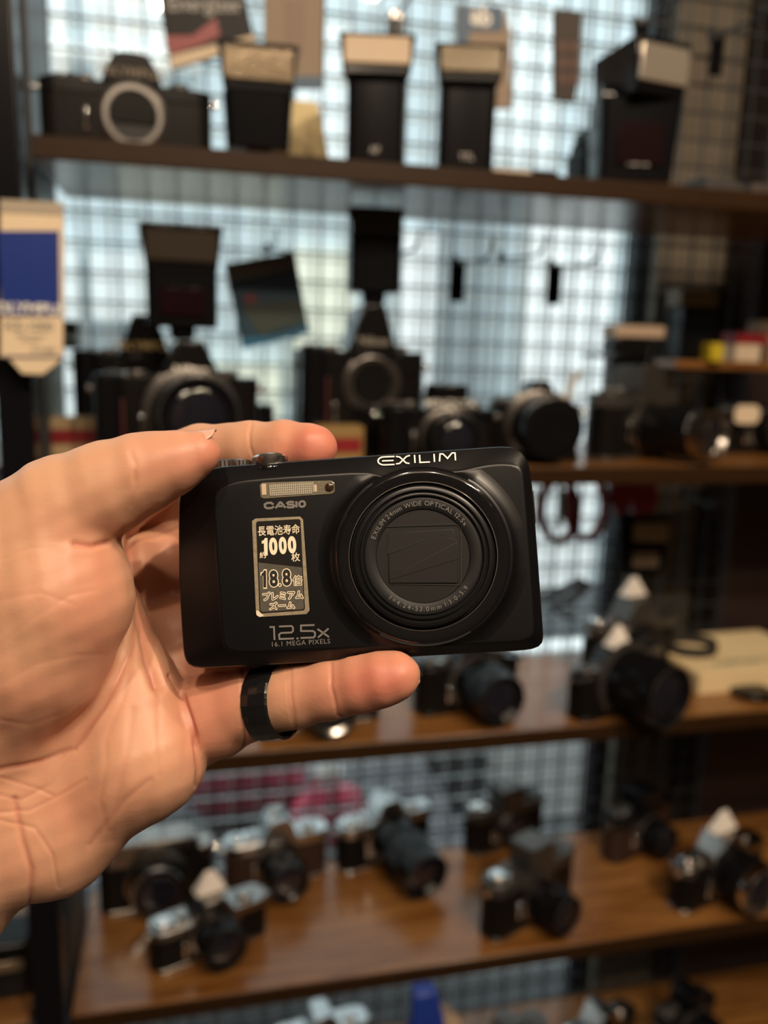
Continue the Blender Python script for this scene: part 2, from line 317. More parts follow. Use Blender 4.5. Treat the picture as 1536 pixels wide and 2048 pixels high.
def slr(label, loc, rz=0.0, W=0.142, H=0.088, D=0.034, top=blackgloss, skin=leather, body=black, prism='peak', brand=None, ink=gold,
        lens=(0.031, 0.045), ring=black, barrel=black, cap=False, mount=False, winder=False, grip=False, name='film_camera', group='film cameras on the shelves',
        mx=0.0, shoe=False, lz=None, tilt=0.0):
    """loc = base centre; front faces -Y; H = height of the prism top"""
    t = empty(name, loc, rz, label, 'camera', group)
    hb = H * 0.70; ht = H * 0.145                      # leather zone height, top plate height
    z0 = 0.0
    if winder:
        MB().prism(rrect(W * 0.98, D, 0.012), 0, 0.020).build('winder', body, t, bevel=0.002); z0 = 0.020
    MB().prism(rrect(W, D, D * 0.42), z0 + 0.003, z0 + hb - ht).build('body', skin, t)
    MB().prism(rrect(W * 1.005, D * 1.04, D * 0.43), z0, z0 + 0.0045).build('bottom_plate', top, t, bevel=0.0008)
    MB().prism(rrect(W * 1.005, D * 1.04, D * 0.43), z0 + hb - ht, z0 + hb).build('top_plate', top, t, bevel=0.0012)
    if grip:
        MB().prism(rrect(0.026, 0.030, 0.010, cx=-W / 2 + 0.012, cy=-D / 2 - 0.006), z0, z0 + hb + 0.004).build('grip', body, t, bevel=0.003)
        if grip == 'red': MB().box((-W / 2 + 0.024, -D / 2 - 0.0175, z0 + hb * 0.42), (0.0022, 0.0035, hb * 0.7)).build('red_stripe', mat('dark_red_rubber', (0.055, 0.004, 0.006), 0.5), t)
    pw = W * 0.30; zt = z0 + hb; hp = H - hb
    if prism == 'peak':
        poly = [(-pw / 2 - 0.006, -0.001), (-pw * 0.27, hp), (pw * 0.27, hp), (pw / 2 + 0.006, -0.001)]
    elif prism == 'round':
        poly = [(-pw / 2 - 0.004, -0.001), (-pw * 0.46, hp * 0.55), (-pw * 0.33, hp * 0.93), (-pw * 0.15, hp), (pw * 0.15, hp), (pw * 0.33, hp * 0.93), (pw * 0.46, hp * 0.55), (pw / 2 + 0.004, -0.001)]
    elif prism == 'box':
        poly = [(-pw / 2, -0.001), (-pw / 2, hp), (pw / 2, hp), (pw / 2, -0.001)]
    else:
        poly = [(-pw * 1.3, -0.001), (-pw * 1.2, hp * 0.5), (pw * 1.2, hp * 0.5), (pw * 1.3, -0.001)]
    poly = [(p[0] + mx, zt + p[1]) for p in poly]
    pr = MB().prism(poly, -D * 0.62, D * 0.52, 'y', sc=0.86).build('prism_housing', top, t, bevel=0.0022, seg=3)
    MB().prism([(mx - pw * 0.44, z0 + hb * 0.42), (mx - pw * 0.5, zt), (mx + pw * 0.5, zt), (mx + pw * 0.44, z0 + hb * 0.42)], -D * 0.60, -D * 0.3, 'y').build('mirror_box', top, t, bevel=0.001)
    if brand:
        text(brand, min(hp * 0.42 if len(brand) > 6 else hp * 0.56, 0.0115), ink, t, facing(mx, -D * 0.63, zt + hp * (0.22 if prism != 'round' else 0.3)), 'nameplate', bold=0.0001, sx=1.15)
    if shoe: MB().box((mx, 0.004, z0 + H + 0.001), (0.020, 0.018, 0.003)).box((mx - 0.009, 0.004, z0 + H + 0.003), (0.002, 0.018, 0.003)).box((mx + 0.009, 0.004, z0 + H + 0.003), (0.002, 0.018, 0.003)).build('hot_shoe', silver_d, t)
    # mount and lens
    R, L = lens; zc = z0 + (lz or max(hb * 0.46, R * 1.17 + 0.0006)); f0 = -D / 2
    MB().lathe([(0, R * 1.16), (0.003, R * 1.16), (0.0055, R * 1.02)] + ([(0.0055, R * 0.8), (0.0, R * 0.8)] if mount else []), (mx, f0, zc), seg=48, cap=not mount).build('lens_mount', silver_d if top in (silver, silver_d, charcoal) else charcoal, t)
    if mount:
        MB().lathe([(0.0055, R * 1.0), (0.0068, R * 0.98), (0.0068, R * 0.84), (0.002, R * 0.80)], (mx, f0, zc), seg=48, cap=False).build('mount_ring', silver_d, t)
        MB().lathe([(0.0012, 0.0001), (0.0012, R * 0.80)], (mx, f0, zc), seg=40, cap=False).build('mount_opening', mat('black_void', (0.004, 0.004, 0.004), 0.6), t)
    else:
        d = Vector((0, -math.cos(tilt), math.sin(tilt)))
        def lp(t0): return Vector((mx, f0, zc)) + d * t0
        MB().lathe([(0.004, R * 0.98), (L * 0.30, R * 0.98), (L * 0.31, R * 0.90), (L * 0.42, R * 0.90)], lp(0), d, 48).build('lens_barrel', barrel, t)
        MB().lathe([(L * 0.40, R * 0.99), (L * 0.72, R * 0.99), (L * 0.74, R * 0.93)], lp(0), d, 72, knurl=0.035).build('focus_ring', black if ring is black else barrel, t)
        MB().lathe([(L * 0.72, R * 0.92), (L * 0.95, R * 0.94), (L, R * 0.93), (L, R * 0.80), (L * 0.93, R * 0.66)], lp(0), d, 48, cap=False).build('front_ring', ring, t)
        if cap:
            MB().lathe([(L * 0.97, R * 0.97), (L + 0.005, R * 0.97), (L + 0.006, R * 0.92), (L + 0.0055, R * 0.6)], lp(0), d, 48).build('lens_cap', black, t)
        else:
            MB().lathe([(L * 0.995, R * 0.935), (L * 1.0 + 0.0006, R * 0.925), (L * 1.0 + 0.0006, R * 0.905), (L * 0.995, R * 0.895)], lp(0), d, 56, cap=False).build('glint_rim', chrome if ring is not black else charcoal, t)  # thin rim added at the lens front to catch lamp glints
            g = [(L * 0.90 + 0.004 * math.cos(math.radians(a)), R * 0.70 * math.sin(math.radians(a))) for a in (90, 75, 60, 45, 30, 15, 1)]
            MB().lathe(g, lp(0), d, 40, cap=False).build('front_glass', glass_f, t)
    # dials
    kn = top if top not in (blackgloss, black) else charcoal
    zt2 = zt
    MB().lathe([(0, 0.0095), (0.0055, 0.0095), (0.0065, 0.0085)], (W * 0.31, 0, zt2), (0, 0, 1), 36, knurl=0.05).build('rewind_knob', kn, t, bevel=0.0004)
    MB().lathe([(0, 0.0085), (0.005, 0.0085), (0.006, 0.0078)], (-W * 0.24, 0, zt2), (0, 0, 1), 36, knurl=0.05).build('shutter_dial', kn, t)
    MB().lathe([(0, 0.0105), (0.004, 0.0105), (0.0045, 0.006), (0.006, 0.006)], (-W * 0.38, 0.001, zt2), (0, 0, 1), 30).build('advance_lever', chrome if top in (silver, silver_d, charcoal) else kn, t, bevel=0.0008)
    MB().lathe([(0, 0.004), (0.0045, 0.004), (0.005, 0.003)], (-W * 0.315, -D * 0.28, zt2), (0, 0, 1), 20).build('shutter_button', chrome, t)
    for s in (-1, 1):
        MB().lathe([(0, 0.0028), (0.0035, 0.0028), (0.0045, 0.0042), (0.006, 0.0042)], (s * W / 2 * 0.99, -0.004, z0 + hb * 0.86), (s, 0, 0), 16).build('strap_lug', chrome, t)
    MB().box((-W * 0.25 + mx * 0.3, -D / 2 - 0.002, z0 + hb * 0.44), (0.005, 0.005, 0.020)).build('self_timer_lever', chrome, t, bevel=0.0016)
    return t

def flash(label, loc, rz=0.0, bw=0.060, bh=0.075, bd=0.045, hw=0.070, hh=0.036, hd=0.055, win=flash_win, hrz=0.0, tiltx=0.0, logo=None, foot=True, panel=False, ink=grey_ink, taper=0.9):
    t = empty('flash_unit', loc, rz, label, 'camera flash', 'camera flash units')
    z = 0.0
    if foot:
        MB().box((0, 0, 0.002), (0.020, 0.020, 0.004)).prism(rrect(0.024, 0.024, 0.004), 0.004, 0.012).build('foot', black, t, bevel=0.0008); z = 0.012
    MB().prism(rrect(bw, bd, 0.008), z, z + bh, sc=1 / taper if taper < 1 else 1).build('body', black, t, bevel=0.002)
    if panel: MB().box((0, -bd / 2 * 1.08, z + bh * 0.45), (bw * 0.62, 0.003, bh * 0.5)).build('control_panel', mat('dark_red_window', (0.010, 0.003, 0.004), 0.15, spec=0.3), t, bevel=0.0005)
    hinge = MB().cyl((-bw * 0.5, 0, z + bh + 0.002), (bw * 0.5, 0, z + bh + 0.002), bd * 0.30, seg=28).build('hinge', black, t)
    hm = Matrix.Translation((0, 0, z + bh + 0.002)) @ Matrix.Rotation(hrz, 4, 'Z') @ Matrix.Rotation(tiltx, 4, 'X')
    h = MB().prism([(-hw * 0.42, -0.004), (-hw * 0.5, hh), (hw * 0.5, hh), (hw * 0.42, -0.004)], -hd / 2, hd / 2, 'y', sc=0.82).build('head', black, t, bevel=0.003); h.matrix_local = hm
    w = MB().prism(rrect(hw * 0.84, hh * 0.70, 0.003, cy=hh * 0.5), -hd / 2 - 0.0035, -hd / 2 + 0.004, 'y').build('flash_window', win, t, bevel=0.0012); w.matrix_local = hm
    if logo: text(logo, 0.008, ink, t, facing(0, -bd / 2 * 1.1 - 0.0006, z + bh * 0.22), 'lettering', bold=0.0003)
    return t

def on(k, px, Y): return Vector((solveX(px, Y, TOPZ[k]), Y, TOPZ[k]))
def onp(k, px, py): return atZ(px, py, TOPZ[k])
R_ = math.radians
# ---- top shelf
slr('black film camera body without lens at the left end of the top shelf', on(0, 258, 0.865), R_(4), W=0.150, H=0.084, top=blackgloss, prism='round', brand='OLYMPUS', ink=mat('dull_brass_ink', (0.16, 0.12, 0.07), 0.5), mount=True, lens=(0.026, 0.02), mx=0.004)
flash('square flash with a bright ribbed window beside the lensless camera body', on(0, 515, 0.865), R_(-2), bw=0.058, bh=0.050, bd=0.04, hw=0.076, hh=0.040, hd=0.04, logo=None)
flash('upright black flash with plain cream window, left of a matching pair', on(0, 748, 0.865), R_(-12), bw=0.055, bh=0.080, bd=0.05, hw=0.074, hh=0.036, hd=0.06, foot=False, tiltx=R_(-8), taper=1.0, win=mat('cream_window', (0.44, 0.32, 0.195), 0.35), logo='AF')
flash('upright black flash with dull gold window in front of the blue topped package', on(0, 925, 0.865), R_(-12), bw=0.055, bh=0.082, bd=0.05, hw=0.070, hh=0.034, hd=0.06, foot=False, tiltx=R_(-8), taper=1.0, win=mat('dull_gold_window', (0.11, 0.083, 0.045), 0.25, metal=0.3, bump=0.5, bscale=180), logo='TTL')
o = MB().box((0, 0, 0.013), (0.045, 0.03, 0.026)).build('small_box', cream, bevel=0.001); o.location = on(0, 1012, 0.93); tag(o, 'small cream cardboard box behind the gold windowed flash', 'box')
o = MB().box((0, 0, 0.014), (0.030, 0.03, 0.028)).build('filter_case', black, bevel=0.002); o.location = on(0, 1075, 0.93); tag(o, 'black square case beside the small cream box on the top shelf', 'case')
flash('large black flash with a silver window turned to the right end of the top shelf', on(0, 1255, 0.880), R_(-10), bw=0.078, bh=0.082, bd=0.05, hw=0.072, hh=0.050, hd=0.080, foot=True, hrz=R_(20), panel=True, logo='AUTO', ink=white_ink, win=mat('silver_window', (0.70, 0.62, 0.52), 0.14, metal=0.7, bump=0.8, bscale=150))
flash('black flash half hidden behind the large silver windowed one', on(0, 1178, 0.955), R_(10), bw=0.045, bh=0.055, bd=0.04, hw=0.036, hh=0.026, hd=0.04, foot=False, win=cream)
for px, w, h, lab in ((1420, 0.055, 0.034, 'charcoal lens case on the top shelf beside the large flash'), (1505, 0.05, 0.030, 'low grey brown case at the right end of the top shelf')):
    o = MB().prism([(-w / 2, 0), (-w / 2, h), (w * 0.15, h), (w / 2, h * 0.62), (w / 2, 0)], -0.03, 0.03, 'y').build('lens_case', mat('case_' + str(px), (0.035, 0.032, 0.030) if px == 1420 else (0.05, 0.038, 0.030), 0.6), bevel=0.003)
    o.location = on(0, px, 0.93); tag(o, lab, 'case')
o = MB().prism([(-0.036, 0), (-0.024, 0.058), (-0.013, 0.088), (0.014, 0.088), (0.022, 0.058), (0.034, 0)], -0.008, 0.008, 'y').build('cream_pouch', mat('cream_cloth', (0.66, 0.55, 0.30), 0.8, noise=0.15, bump=0.5), bevel=0.004)
o.location = on(0, 606, 0.97); tag(o, 'cream bottle shaped pouch standing behind the square flash', 'pouch')

# ---- hooks and hanging packets on the near mesh panel
def hook(px, py, L=0.13, tagged=True, lab=''):
    """wire display hook coming out of the mesh, tip turned up; a black tag holder hangs at its root"""
    p = atY(px, py, 1.022)
    t = empty('display_hook', (p.x, 1.028, p.z), label=lab, cat='hook', group='wire display hooks on the mesh panel')
    MB().tube([(0.0, 0, 0.010), (0.0, -0.004, 0.010), (0, -0.010, 0.0), (0, -L * 0.5, -0.002), (0, -L * 0.9, -0.003), (0, -L, 0.004), (0, -L * 1.04, 0.016)], 0.0019).build('wire', wire_m, t)
    MB().box((0, -0.001, 0.004), (0.008, 0.003, 0.012)).build('clip', black, t)
    if tagged:
        h = MB().prism(rrect(0.020, 0.050, 0.003, cy=-0.020), -0.016, -0.014, 'y').build('tag_holder', black, t, bevel=0.0005)
        MB().box((0, -0.0165, 0.001), (0.010, 0.002, 0.006)).build('tag_clip', silver_d, h)
    return t
hook(911, 528, lab='black tag holder hook under the top shelf, left of the two hanging mid picture')
hook(1104, 536, lab='black tag holder hook against the brightest pane under the top shelf')
hook(1427, 78, lab='black tag holder hook above the cases at the right of the top shelf')
hook(781, 512, tagged=False, lab='bare wire hook close to the right side of the tall flash')
hook(1006, 520, tagged=False, lab='bare wire hook between the two black tag holders')
hook(533, 505, L=0.10, tagged=False, lab='bare wire hook behind the tilted blue packet')
hook(788, 38, L=0.10, tagged=True, lab='black tag holder hook above the cream windowed flash')
hook(1275, 50, L=0.10, tagged=True, lab='black tag holder hook above the large silver windowed flash')

def quad_card(name, pts, Y, th, m, lab, cat):
    """flat packet hanging on the mesh, outlined by its four corners"""
    w = [atY(x, y, Y) for x, y in pts]; c = sum(w, Vector()) / len(w)
    o = MB().prism([((p - c).x, (p - c).z) for p in w], 0, th, 'y').build(name, m, bevel=0.0008); o.location = c
    return tag(o, lab, cat), c
def sub_quad(name, pts, Y, m, parent, c, th=0.0008):
    w = [atY(x, y, Y) for x, y in pts]
    return MB().prism([((p - c).x, (p - c).z) for p in w], -th + (Y - c.y), (Y - c.y) + 0.0004, 'y').build(name, m, parent)
def card_text(body, px, py, Y, size, m, parent, c, rot=0.0, name='lettering', **k):
    p = atY(px, py, Y) - c
    return text(body, size, m, parent, Matrix.Translation((p.x, p.y - 0.0012, p.z)) @ Matrix.Rotation(math.pi / 2, 4, 'X') @ Matrix.Rotation(rot, 4, 'Z'), name, **k)
Y = 0.985
o, c = quad_card('battery_packet', [(308, -60), (478, -60), (512, 88), (342, 138)], Y, 0.010, mat('packet_black', (0.005, 0.004, 0.004), 0.4, spec=0.15), 'tilted black and red battery packet hanging at the top', 'packet')
sub_quad('red_band', [(330, 72), (385, 72), (432, 36), (440, 72), (400, 90), (340, 110)], Y, red, o, c)
sub_quad('card_foot', [(340, 112), (508, 70), (512, 88), (342, 138)], Y, cream, o, c)
card_text('Energizer', 410, 10, Y, 0.020, grey_ink, o, c, R_(5), bold=0.0004)
o, c = quad_card('hanging_card', [(528, -60), (648, -60), (643, 178), (582, 178), (528, 140)], Y, 0.004, mat('tan_card', (0.27, 0.205, 0.145), 0.7), 'tan card with a blue foot hanging beside the battery packet', 'card')
sub_quad('blue_foot', [(584, 152), (643, 152), (643, 178), (584, 178)], Y, blue_dark, o, c)
sub_quad('printed_block', [(570, 0), (612, 0), (606, 105), (572, 105)], Y, mat('card_print', (0.22, 0.15, 0.11), 0.6), o, c)
o, c = quad_card('hanging_packet', [(915, 12), (1005, 12), (1022, 60), (1022, 216), (985, 216), (915, 110)], Y, 0.006, mat('tan_packet', (0.27, 0.20, 0.14), 0.6), 'tan packet with a blue header hanging behind the flash pair', 'packet')
sub_quad('blue_header', [(915, 12), (1005, 12), (1005, 62), (940, 62), (935, 90), (912, 90)], Y, blue_dark, o, c)
card_text('ab', 962, 34, Y, 0.026, white_ink, o, c, bold=0.0008)
o, c = quad_card('patterned_strap', [(1108, 22), (1166, 22), (1160, 150), (1150, 205), (1108, 200)], Y, 0.006, mat('strap_brown', (0.030, 0.018, 0.014), 0.6), 'dark patterned strap pack hanging left of the large flash', 'strap')
for j in range(3):
    for i in range(2):
        sub_quad('pattern_patch', [(1116 + 24 * i, 84 + 32 * j), (1134 + 24 * i, 84 + 32 * j), (1134 + 24 * i, 104 + 32 * j), (1116 + 24 * i, 104 + 32 * j)], Y, mat('strap_patch', (0.10, 0.045, 0.030), 0.6), o, c)
o, c = quad_card('blue_packet', [(449, 528), (589, 503), (619, 666), (486, 698)], 0.965, 0.008, mat('packet_navy', (0.012, 0.045, 0.075), 0.4), 'tilted dark blue packet hanging between the two tall flashes', 'packet')
sub_quad('header', [(449, 528), (589, 503), (595, 536), (456, 563)], 0.965, mat('packet_header', (0.21, 0.185, 0.15), 0.6), o, c)
sub_quad('green_field', [(480, 610), (604, 600), (610, 640), (520, 670)], 0.965, mat('packet_green', (0.030, 0.045, 0.035), 0.5), o, c)
sub_quad('blue_foot', [(482, 676), (560, 672), (617, 654), (619, 666), (486, 698)], 0.965, mat('packet_blue', (0.01, 0.12, 0.24), 0.5), o, c)
sub_quad('red_mark', [(490, 592), (512, 592), (512, 604), (490, 604)], 0.965, red, o, c)
# blue and white price placard hung on the post
Yp = 0.775
o, c = quad_card('display_placard', [(0, 398), (126, 405), (126, 712), (118, 724), (86, 750), (44, 748), (16, 716), (0, 714)], Yp, 0.006, mat('placard_cream', (0.78, 0.62, 0.42), 0.6, noise=0.05), 'blue and cream price placard hanging on the black post', 'placard')
sub_quad('blue_field', [(-4, 462), (118, 462), (120, 632), (4, 632)], Yp, blue_card, o, c)
sub_quad('grey_strip', [(0, 399), (126, 406), (126, 430), (0, 424)], Yp, mat('placard_grey', (0.40, 0.34, 0.26), 0.6), o, c)
sub_quad('divider', [(10, 711), (126, 711), (126, 716), (10, 716)], Yp, mat('placard_line', (0.12, 0.10, 0.16), 0.6), o, c)
card_text('OLYMPUS', 62, 618, Yp, 0.0115, white_ink, o, c, bold=0.0004, sx=1.1)
card_text('XZ-1000', 58, 652, Yp, 0.0105, grey_ink, o, c, bold=0.0001)
card_text('digital camera', 62, 670, Yp, 0.0042, grey_ink, o, c); card_text('compact', 62, 680, Yp, 0.0042, grey_ink, o, c); card_text('¥19,800', 88, 700, Yp, 0.006, grey_ink, o, c)

# ---- second shelf
slr('black camera with gold lettering, behind the one carrying a tall flash', on(1, 292, 0.985), R_(6), W=0.145, H=0.142, brand='OLYMPUS', prism='peak', grip=True, lens=(0.026, 0.006), mount=True, lz=0.05)
slr('black camera with white nameplate and large open lens under the square flash', on(1, 358, 0.865), R_(8), W=0.158, H=0.116, brand='Nikon', ink=white_ink, prism='peak', grip='red', lens=(0.040, 0.050), shoe=False, mx=0.010)
p = on(1, 369, 0.867); p.z += 0.1165
flash('square black flash mounted on the camera with the white nameplate', p, R_(2), bw=0.066, bh=0.052, bd=0.040, hw=0.078, hh=0.040, hd=0.042, win=flash_dim, panel=True, taper=1.0)
t = empty('compact_film_camera', on(1, 508, 0.915), R_(-4), 'small black compact camera between the two flash topped cameras', 'camera', 'film cameras on the shelves')
MB().prism(rrect(0.042, 0.030, 0.006), 0, 0.052).build('body', black, t, bevel=0.002); MB().box((0, -0.0155, 0.016), (0.034, 0.001, 0.012)).build('label_plate', charcoal, t)
text('F100', 0.010, gold, t, facing(0, -0.0165, 0.016), 'lettering', bold=0.0003)
MB().box((-0.006, -0.0155, 0.040), (0.016, 0.002, 0.010)).build('viewfinder', glass_f, t)
slr('black camera body with empty silver mount under the tallest flash', on(1, 715, 0.895), R_(4), W=0.138, H=0.158, D=0.05, lz=0.078, brand='Nikon', ink=mat('dim_lettering', (0.30, 0.27, 0.23), 0.5), prism='peak', grip='red', mount=True, lens=(0.027, 0.02), mx=0.006)
p = on(1, 738, 0.895); p.z += 0.1582
flash('tallest narrow black flash mounted above the empty silver mount', p, R_(-6), bw=0.052, bh=0.050, bd=0.036, hw=0.058, hh=0.032, hd=0.036, win=flash_dim, taper=1.0)
slr('black autofocus camera with a white nameplate and small dark lens', on(1, 868, 0.828), R_(-3), W=0.120, H=0.082, D=0.040, brand='MINOLTA', ink=white_ink, prism='box', grip=True, lens=(0.026, 0.040), top=black, mx=0.008)
slr('black camera with gold nameplate and a capped round lens', on(1, 1062, 0.862), R_(-4), W=0.100, H=0.086, brand='CONTAX', ink=gold, prism='round', lens=(0.033, 0.040), cap=True, mx=0.0)
slr('black and silver camera with a long lens turned right on the second shelf', on(1, 1262, 0.885), R_(28), W=0.150, H=0.104, top=charcoal, prism='box', lens=(0.027, 0.085), ring=silver_d, brand=None)
slr('dark camera with a cream oval plate at the far right of the second shelf', on(1, 1500, 0.93), R_(10), W=0.120, H=0.070, top=black, prism='low', lens=(0.024, 0.030))
q = atY(1494, 829, 0.895); o = MB().prism(rrect(0.034, 0.022, 0.008), -0.001, 0.001, 'y').build('oval_plate', cream, bevel=0.0004); o.location = q; tag(o, 'cream oval plate on the front of the far right camera', 'label')
for i, (px, yy, c_, lab) in enumerate(((675, 0.835, (0.27, 0.17, 0.055), 'yellow film box with red print behind the fingertip'), (150, 0.90, (0.42, 0.30, 0.16), 'red and cream film box beside the black post'))):
    t = empty('film_box', on(1, px, yy), R_(3), lab, 'box'); MB().box((0, 0, 0.019), (0.046, 0.03, 0.038)).build('carton', mat(f'film_box_{i}', c_, 0.5), t, bevel=0.0008)
    MB().box((0.0, -0.0153, 0.020), (0.040, 0.0012, 0.014)).build('red_label', red, t)
# rear riser shelf on the right with stacked boxes
zr = atY(1430, 722, 0.985).z
xa, xb = solveX(1330, 0.985, zr), 0.755
o = MB().box(((xa + xb) / 2, 0.985, zr - 0.005), (xb - xa, 0.05, 0.010)).build('riser_shelf', wood, bevel=0.001); tag(o, 'narrow brown riser shelf against the mesh at the right', 'shelf')
def riser(px, w, h, m, name, lab, cat='box', y=0.985, dz=0.0):
    o = MB().box((0, 0, h / 2), (w, 0.032, h)).build(name, m, bevel=0.001); o.location = (solveX(px, y, zr), y, zr + dz); return tag(o, lab, cat)
riser(1378, 0.050, 0.066, black, 'storage_box', 'black box under the gold topped box on the riser shelf')
o = riser(1372, 0.050, 0.020, mat('dull_gold_card', (0.16, 0.11, 0.05), 0.5), 'flat_box', 'dull gold flat box on top of the black box', dz=0.0665)
riser(1418, 0.018, 0.022, mat('yellow_plastic', (0.55, 0.42, 0.02), 0.4), 'film_canister', 'yellow canister on the riser shelf', 'canister', 0.965)
o = riser(1484, 0.044, 0.036, cream, 'film_box', 'cream box with a red lid on the riser shelf')
b = MB().box((0, 0, 0.029), (0.0446, 0.0326, 0.014)).build('red_lid', red, o)
riser(1520, 0.028, 0.052, mat('tan_box', (0.22, 0.14, 0.08), 0.6), 'tan_box', 'tan box at the right end of the riser shelf')
# stand with flat boxes behind the silver-topped camera
zs = atY(1240, 716, 0.96).z
t = empty('display_stand', (solveX(1245, 0.96, TOPZ[1]), 0.97, TOPZ[1]), R_(4), 'dark display stand rising behind the black and silver camera', 'stand')
MB().box((0, 0, (zs - TOPZ[1]) / 2), (0.05, 0.02, zs - TOPZ[1])).build('upright', charcoal, t); MB().box((0, -0.005, zs - TOPZ[1] + 0.002), (0.10, 0.05, 0.004)).build('plate', black, t, bevel=0.001)
o = MB().box((0, 0, 0.010), (0.05, 0.03, 0.020)).build('charger', blackgloss, bevel=0.002); o.location = (solveX(1250, 0.965, zs), 0.965, zs + 0.0045); tag(o, 'black glossy charger on the display stand', 'charger')
o = MB().box((0, 0, 0.007), (0.066, 0.034, 0.014)).build('flat_box', mat('box_tan', (0.46, 0.34, 0.24), 0.6), bevel=0.001); o.location = (solveX(1262, 0.965, zs), 0.965, zs + 0.025); tag(o, 'flat tan box lying on top of the black charger', 'box')
# pale strap hanging between the two right-hand cameras
pts = [atY(x, y, 0.90) for x, y in ((1160, 745), (1142, 765), (1136, 800), (1133, 850), (1130, 900))]; pts.append(Vector((pts[-1].x, 0.895, TOPZ[1] + 0.003))); pts.append(Vector((pts[-1].x - 0.004, 0.855, TOPZ[1] + 0.002)))
o = MB().ribbon(pts, 0.002, 0.010, (0, 1, 0)).build('camera_strap', mat('grey_webbing', (0.42, 0.44, 0.46), 0.6)); tag(o, 'pale grey strap hanging down beside the capped lens camera', 'strap')

# ---- hanging straps under the second shelf
red_w = mat('red_webbing', (0.22, 0.012, 0.018), 0.6); green_w = mat('green_webbing', (0.02, 0.13, 0.045), 0.6)
def loop_strap(cx, cy, rx, ry, Y, m, lab, w=0.009, a0=-60, a1=240):
    pts = [atY(cx + rx * math.sin(R_(a)), cy - ry * math.cos(R_(a)) , Y) for a in range(a0, a1 + 1, 12)]
    o = MB().ribbon(pts, 0.012, w, (0, 1, 0)).build('camera_strap', m, bevel=0.001); return tag(o, lab, 'strap', 'coiled straps hanging under the second shelf')
loop_strap(1117, 1020, 36, 62, 0.985, red_w, 'dark red strap loop hanging nearest the held camera', a0=0, a1=360)
loop_strap(1112, 1005, 10, 52, 0.965, green_w, 'green strap hanging inside the red loop', w=0.004, a0=20, a1=170)
loop_strap(1172, 1010, 38, 66, 0.985, red_w, 'dark red strap loop second from the held camera', a0=20, a1=300)
o, c = quad_card('red_pouch', [(1228, 952), (1312, 952), (1318, 1000), (1306, 1028), (1275, 1030), (1262, 1000), (1240, 1035), (1226, 1000)], 0.975, 0.012, mat('red_cloth', (0.24, 0.010, 0.020), 0.6), 'dark red pouch hanging over the tag boxes', 'pouch')
o, c = quad_card('hanging_case', [(1238, 1030), (1268, 1028), (1340, 1034), (1334, 1095), (1322, 1150), (1240, 1150)], 0.99, 0.01, black, 'black hanging case with two beige labels', 'case')
sub_quad('beige_label', [(1268, 1046), (1336, 1046), (1334, 1084), (1266, 1082)], 0.99, mat('beige_label', (0.26, 0.19, 0.11), 0.6), o, c)
sub_quad('beige_label', [(1266, 1104), (1318, 1104), (1316, 1134), (1264, 1134)], 0.99, mat('beige_label_dim', (0.17, 0.12, 0.08), 0.6), o, c)
hook(1370, 990, L=0.08, tagged=False, lab='bare wire hook under the second shelf at the right')

# ---- third shelf
slr('black camera with long dark lens, right under the tip of the little finger', onp(2, 930, 1408), R_(12), W=0.132, H=0.082, lens=(0.030, 0.060), top=blackgloss, tilt=R_(0))
slr('black camera peeking out under the held camera and finger', onp(2, 640, 1442), R_(6), W=0.135, H=0.080, lens=(0.027, 0.040), ring=silver_d, top=silver_d)
slr('black camera with a white tag and very wide lens on the third shelf', onp(2, 1218, 1416), R_(20), W=0.120, H=0.076, lens=(0.037, 0.066), top=blackgloss, prism='peak')
slr('charcoal camera with a white tag behind the wide lens camera', onp(2, 1252, 1338), R_(14), W=0.140, H=0.100, lens=(0.030, 0.026), top=charcoal, prism='peak')
p = onp(2, 1218, 1416); tent((p.x + 0.004, p.y, p.z + 0.0765), rz=R_(20), lab='white tag on the wide lens camera of the third shelf')
p = onp(2, 1252, 1338); tent((p.x + 0.001, p.y, p.z + 0.1005), w=0.034, rz=R_(14), lab='white tag on the charcoal camera of the third shelf')
o = MB().ribbon([atY(x, y, 0.93) for x, y in ((1075, 1200), (1110, 1190), (1140, 1172), (1165, 1160), (1178, 1166), (1160, 1185), (1130, 1205), (1105, 1212), (1120, 1228), (1150, 1236))], 0.016, 0.004).build('camera_strap', mat('black_webbing', (0.012, 0.012, 0.013), 0.6)); tag(o, 'twisted black strap on the charcoal camera of the third shelf', 'strap')
# cream box with a coiled strap and cap on top
p0, p1 = onp(2, 1325, 1372), onp(2, 1650, 1345)
t = empty('carton', ((p0.x + p1.x) / 2, 0.925, TOPZ[2]), R_(2), 'flat cream carton with green lettering at the right of the third shelf', 'box')
MB().box((0, 0, 0.013), (0.19, 0.135, 0.026)).build('carton_body', mat('yellow_cream_card', (0.74, 0.58, 0.33), 0.65), t, bevel=0.001)
text('camera', 0.030, mat('green_print', (0.10, 0.20, 0.16), 0.6), t, Matrix.Translation((-0.01, -0.035, 0.0263)), 'lettering')
b = Vector(t.location)
o = MB().ribbon([Vector((b.x - 0.055 + 0.034 * math.cos(R_(a)) * (1 + 0.06 * math.sin(R_(3 * a))), b.y + 0.01 + 0.028 * math.sin(R_(a)), b.z + 0.0325)) for a in range(0, 350, 12)], 0.012, 0.005, (0, 0, 1)).build('camera_strap', mat('black_webbing', (0, 0, 0))); tag(o, 'coiled black strap lying on the cream carton', 'strap')
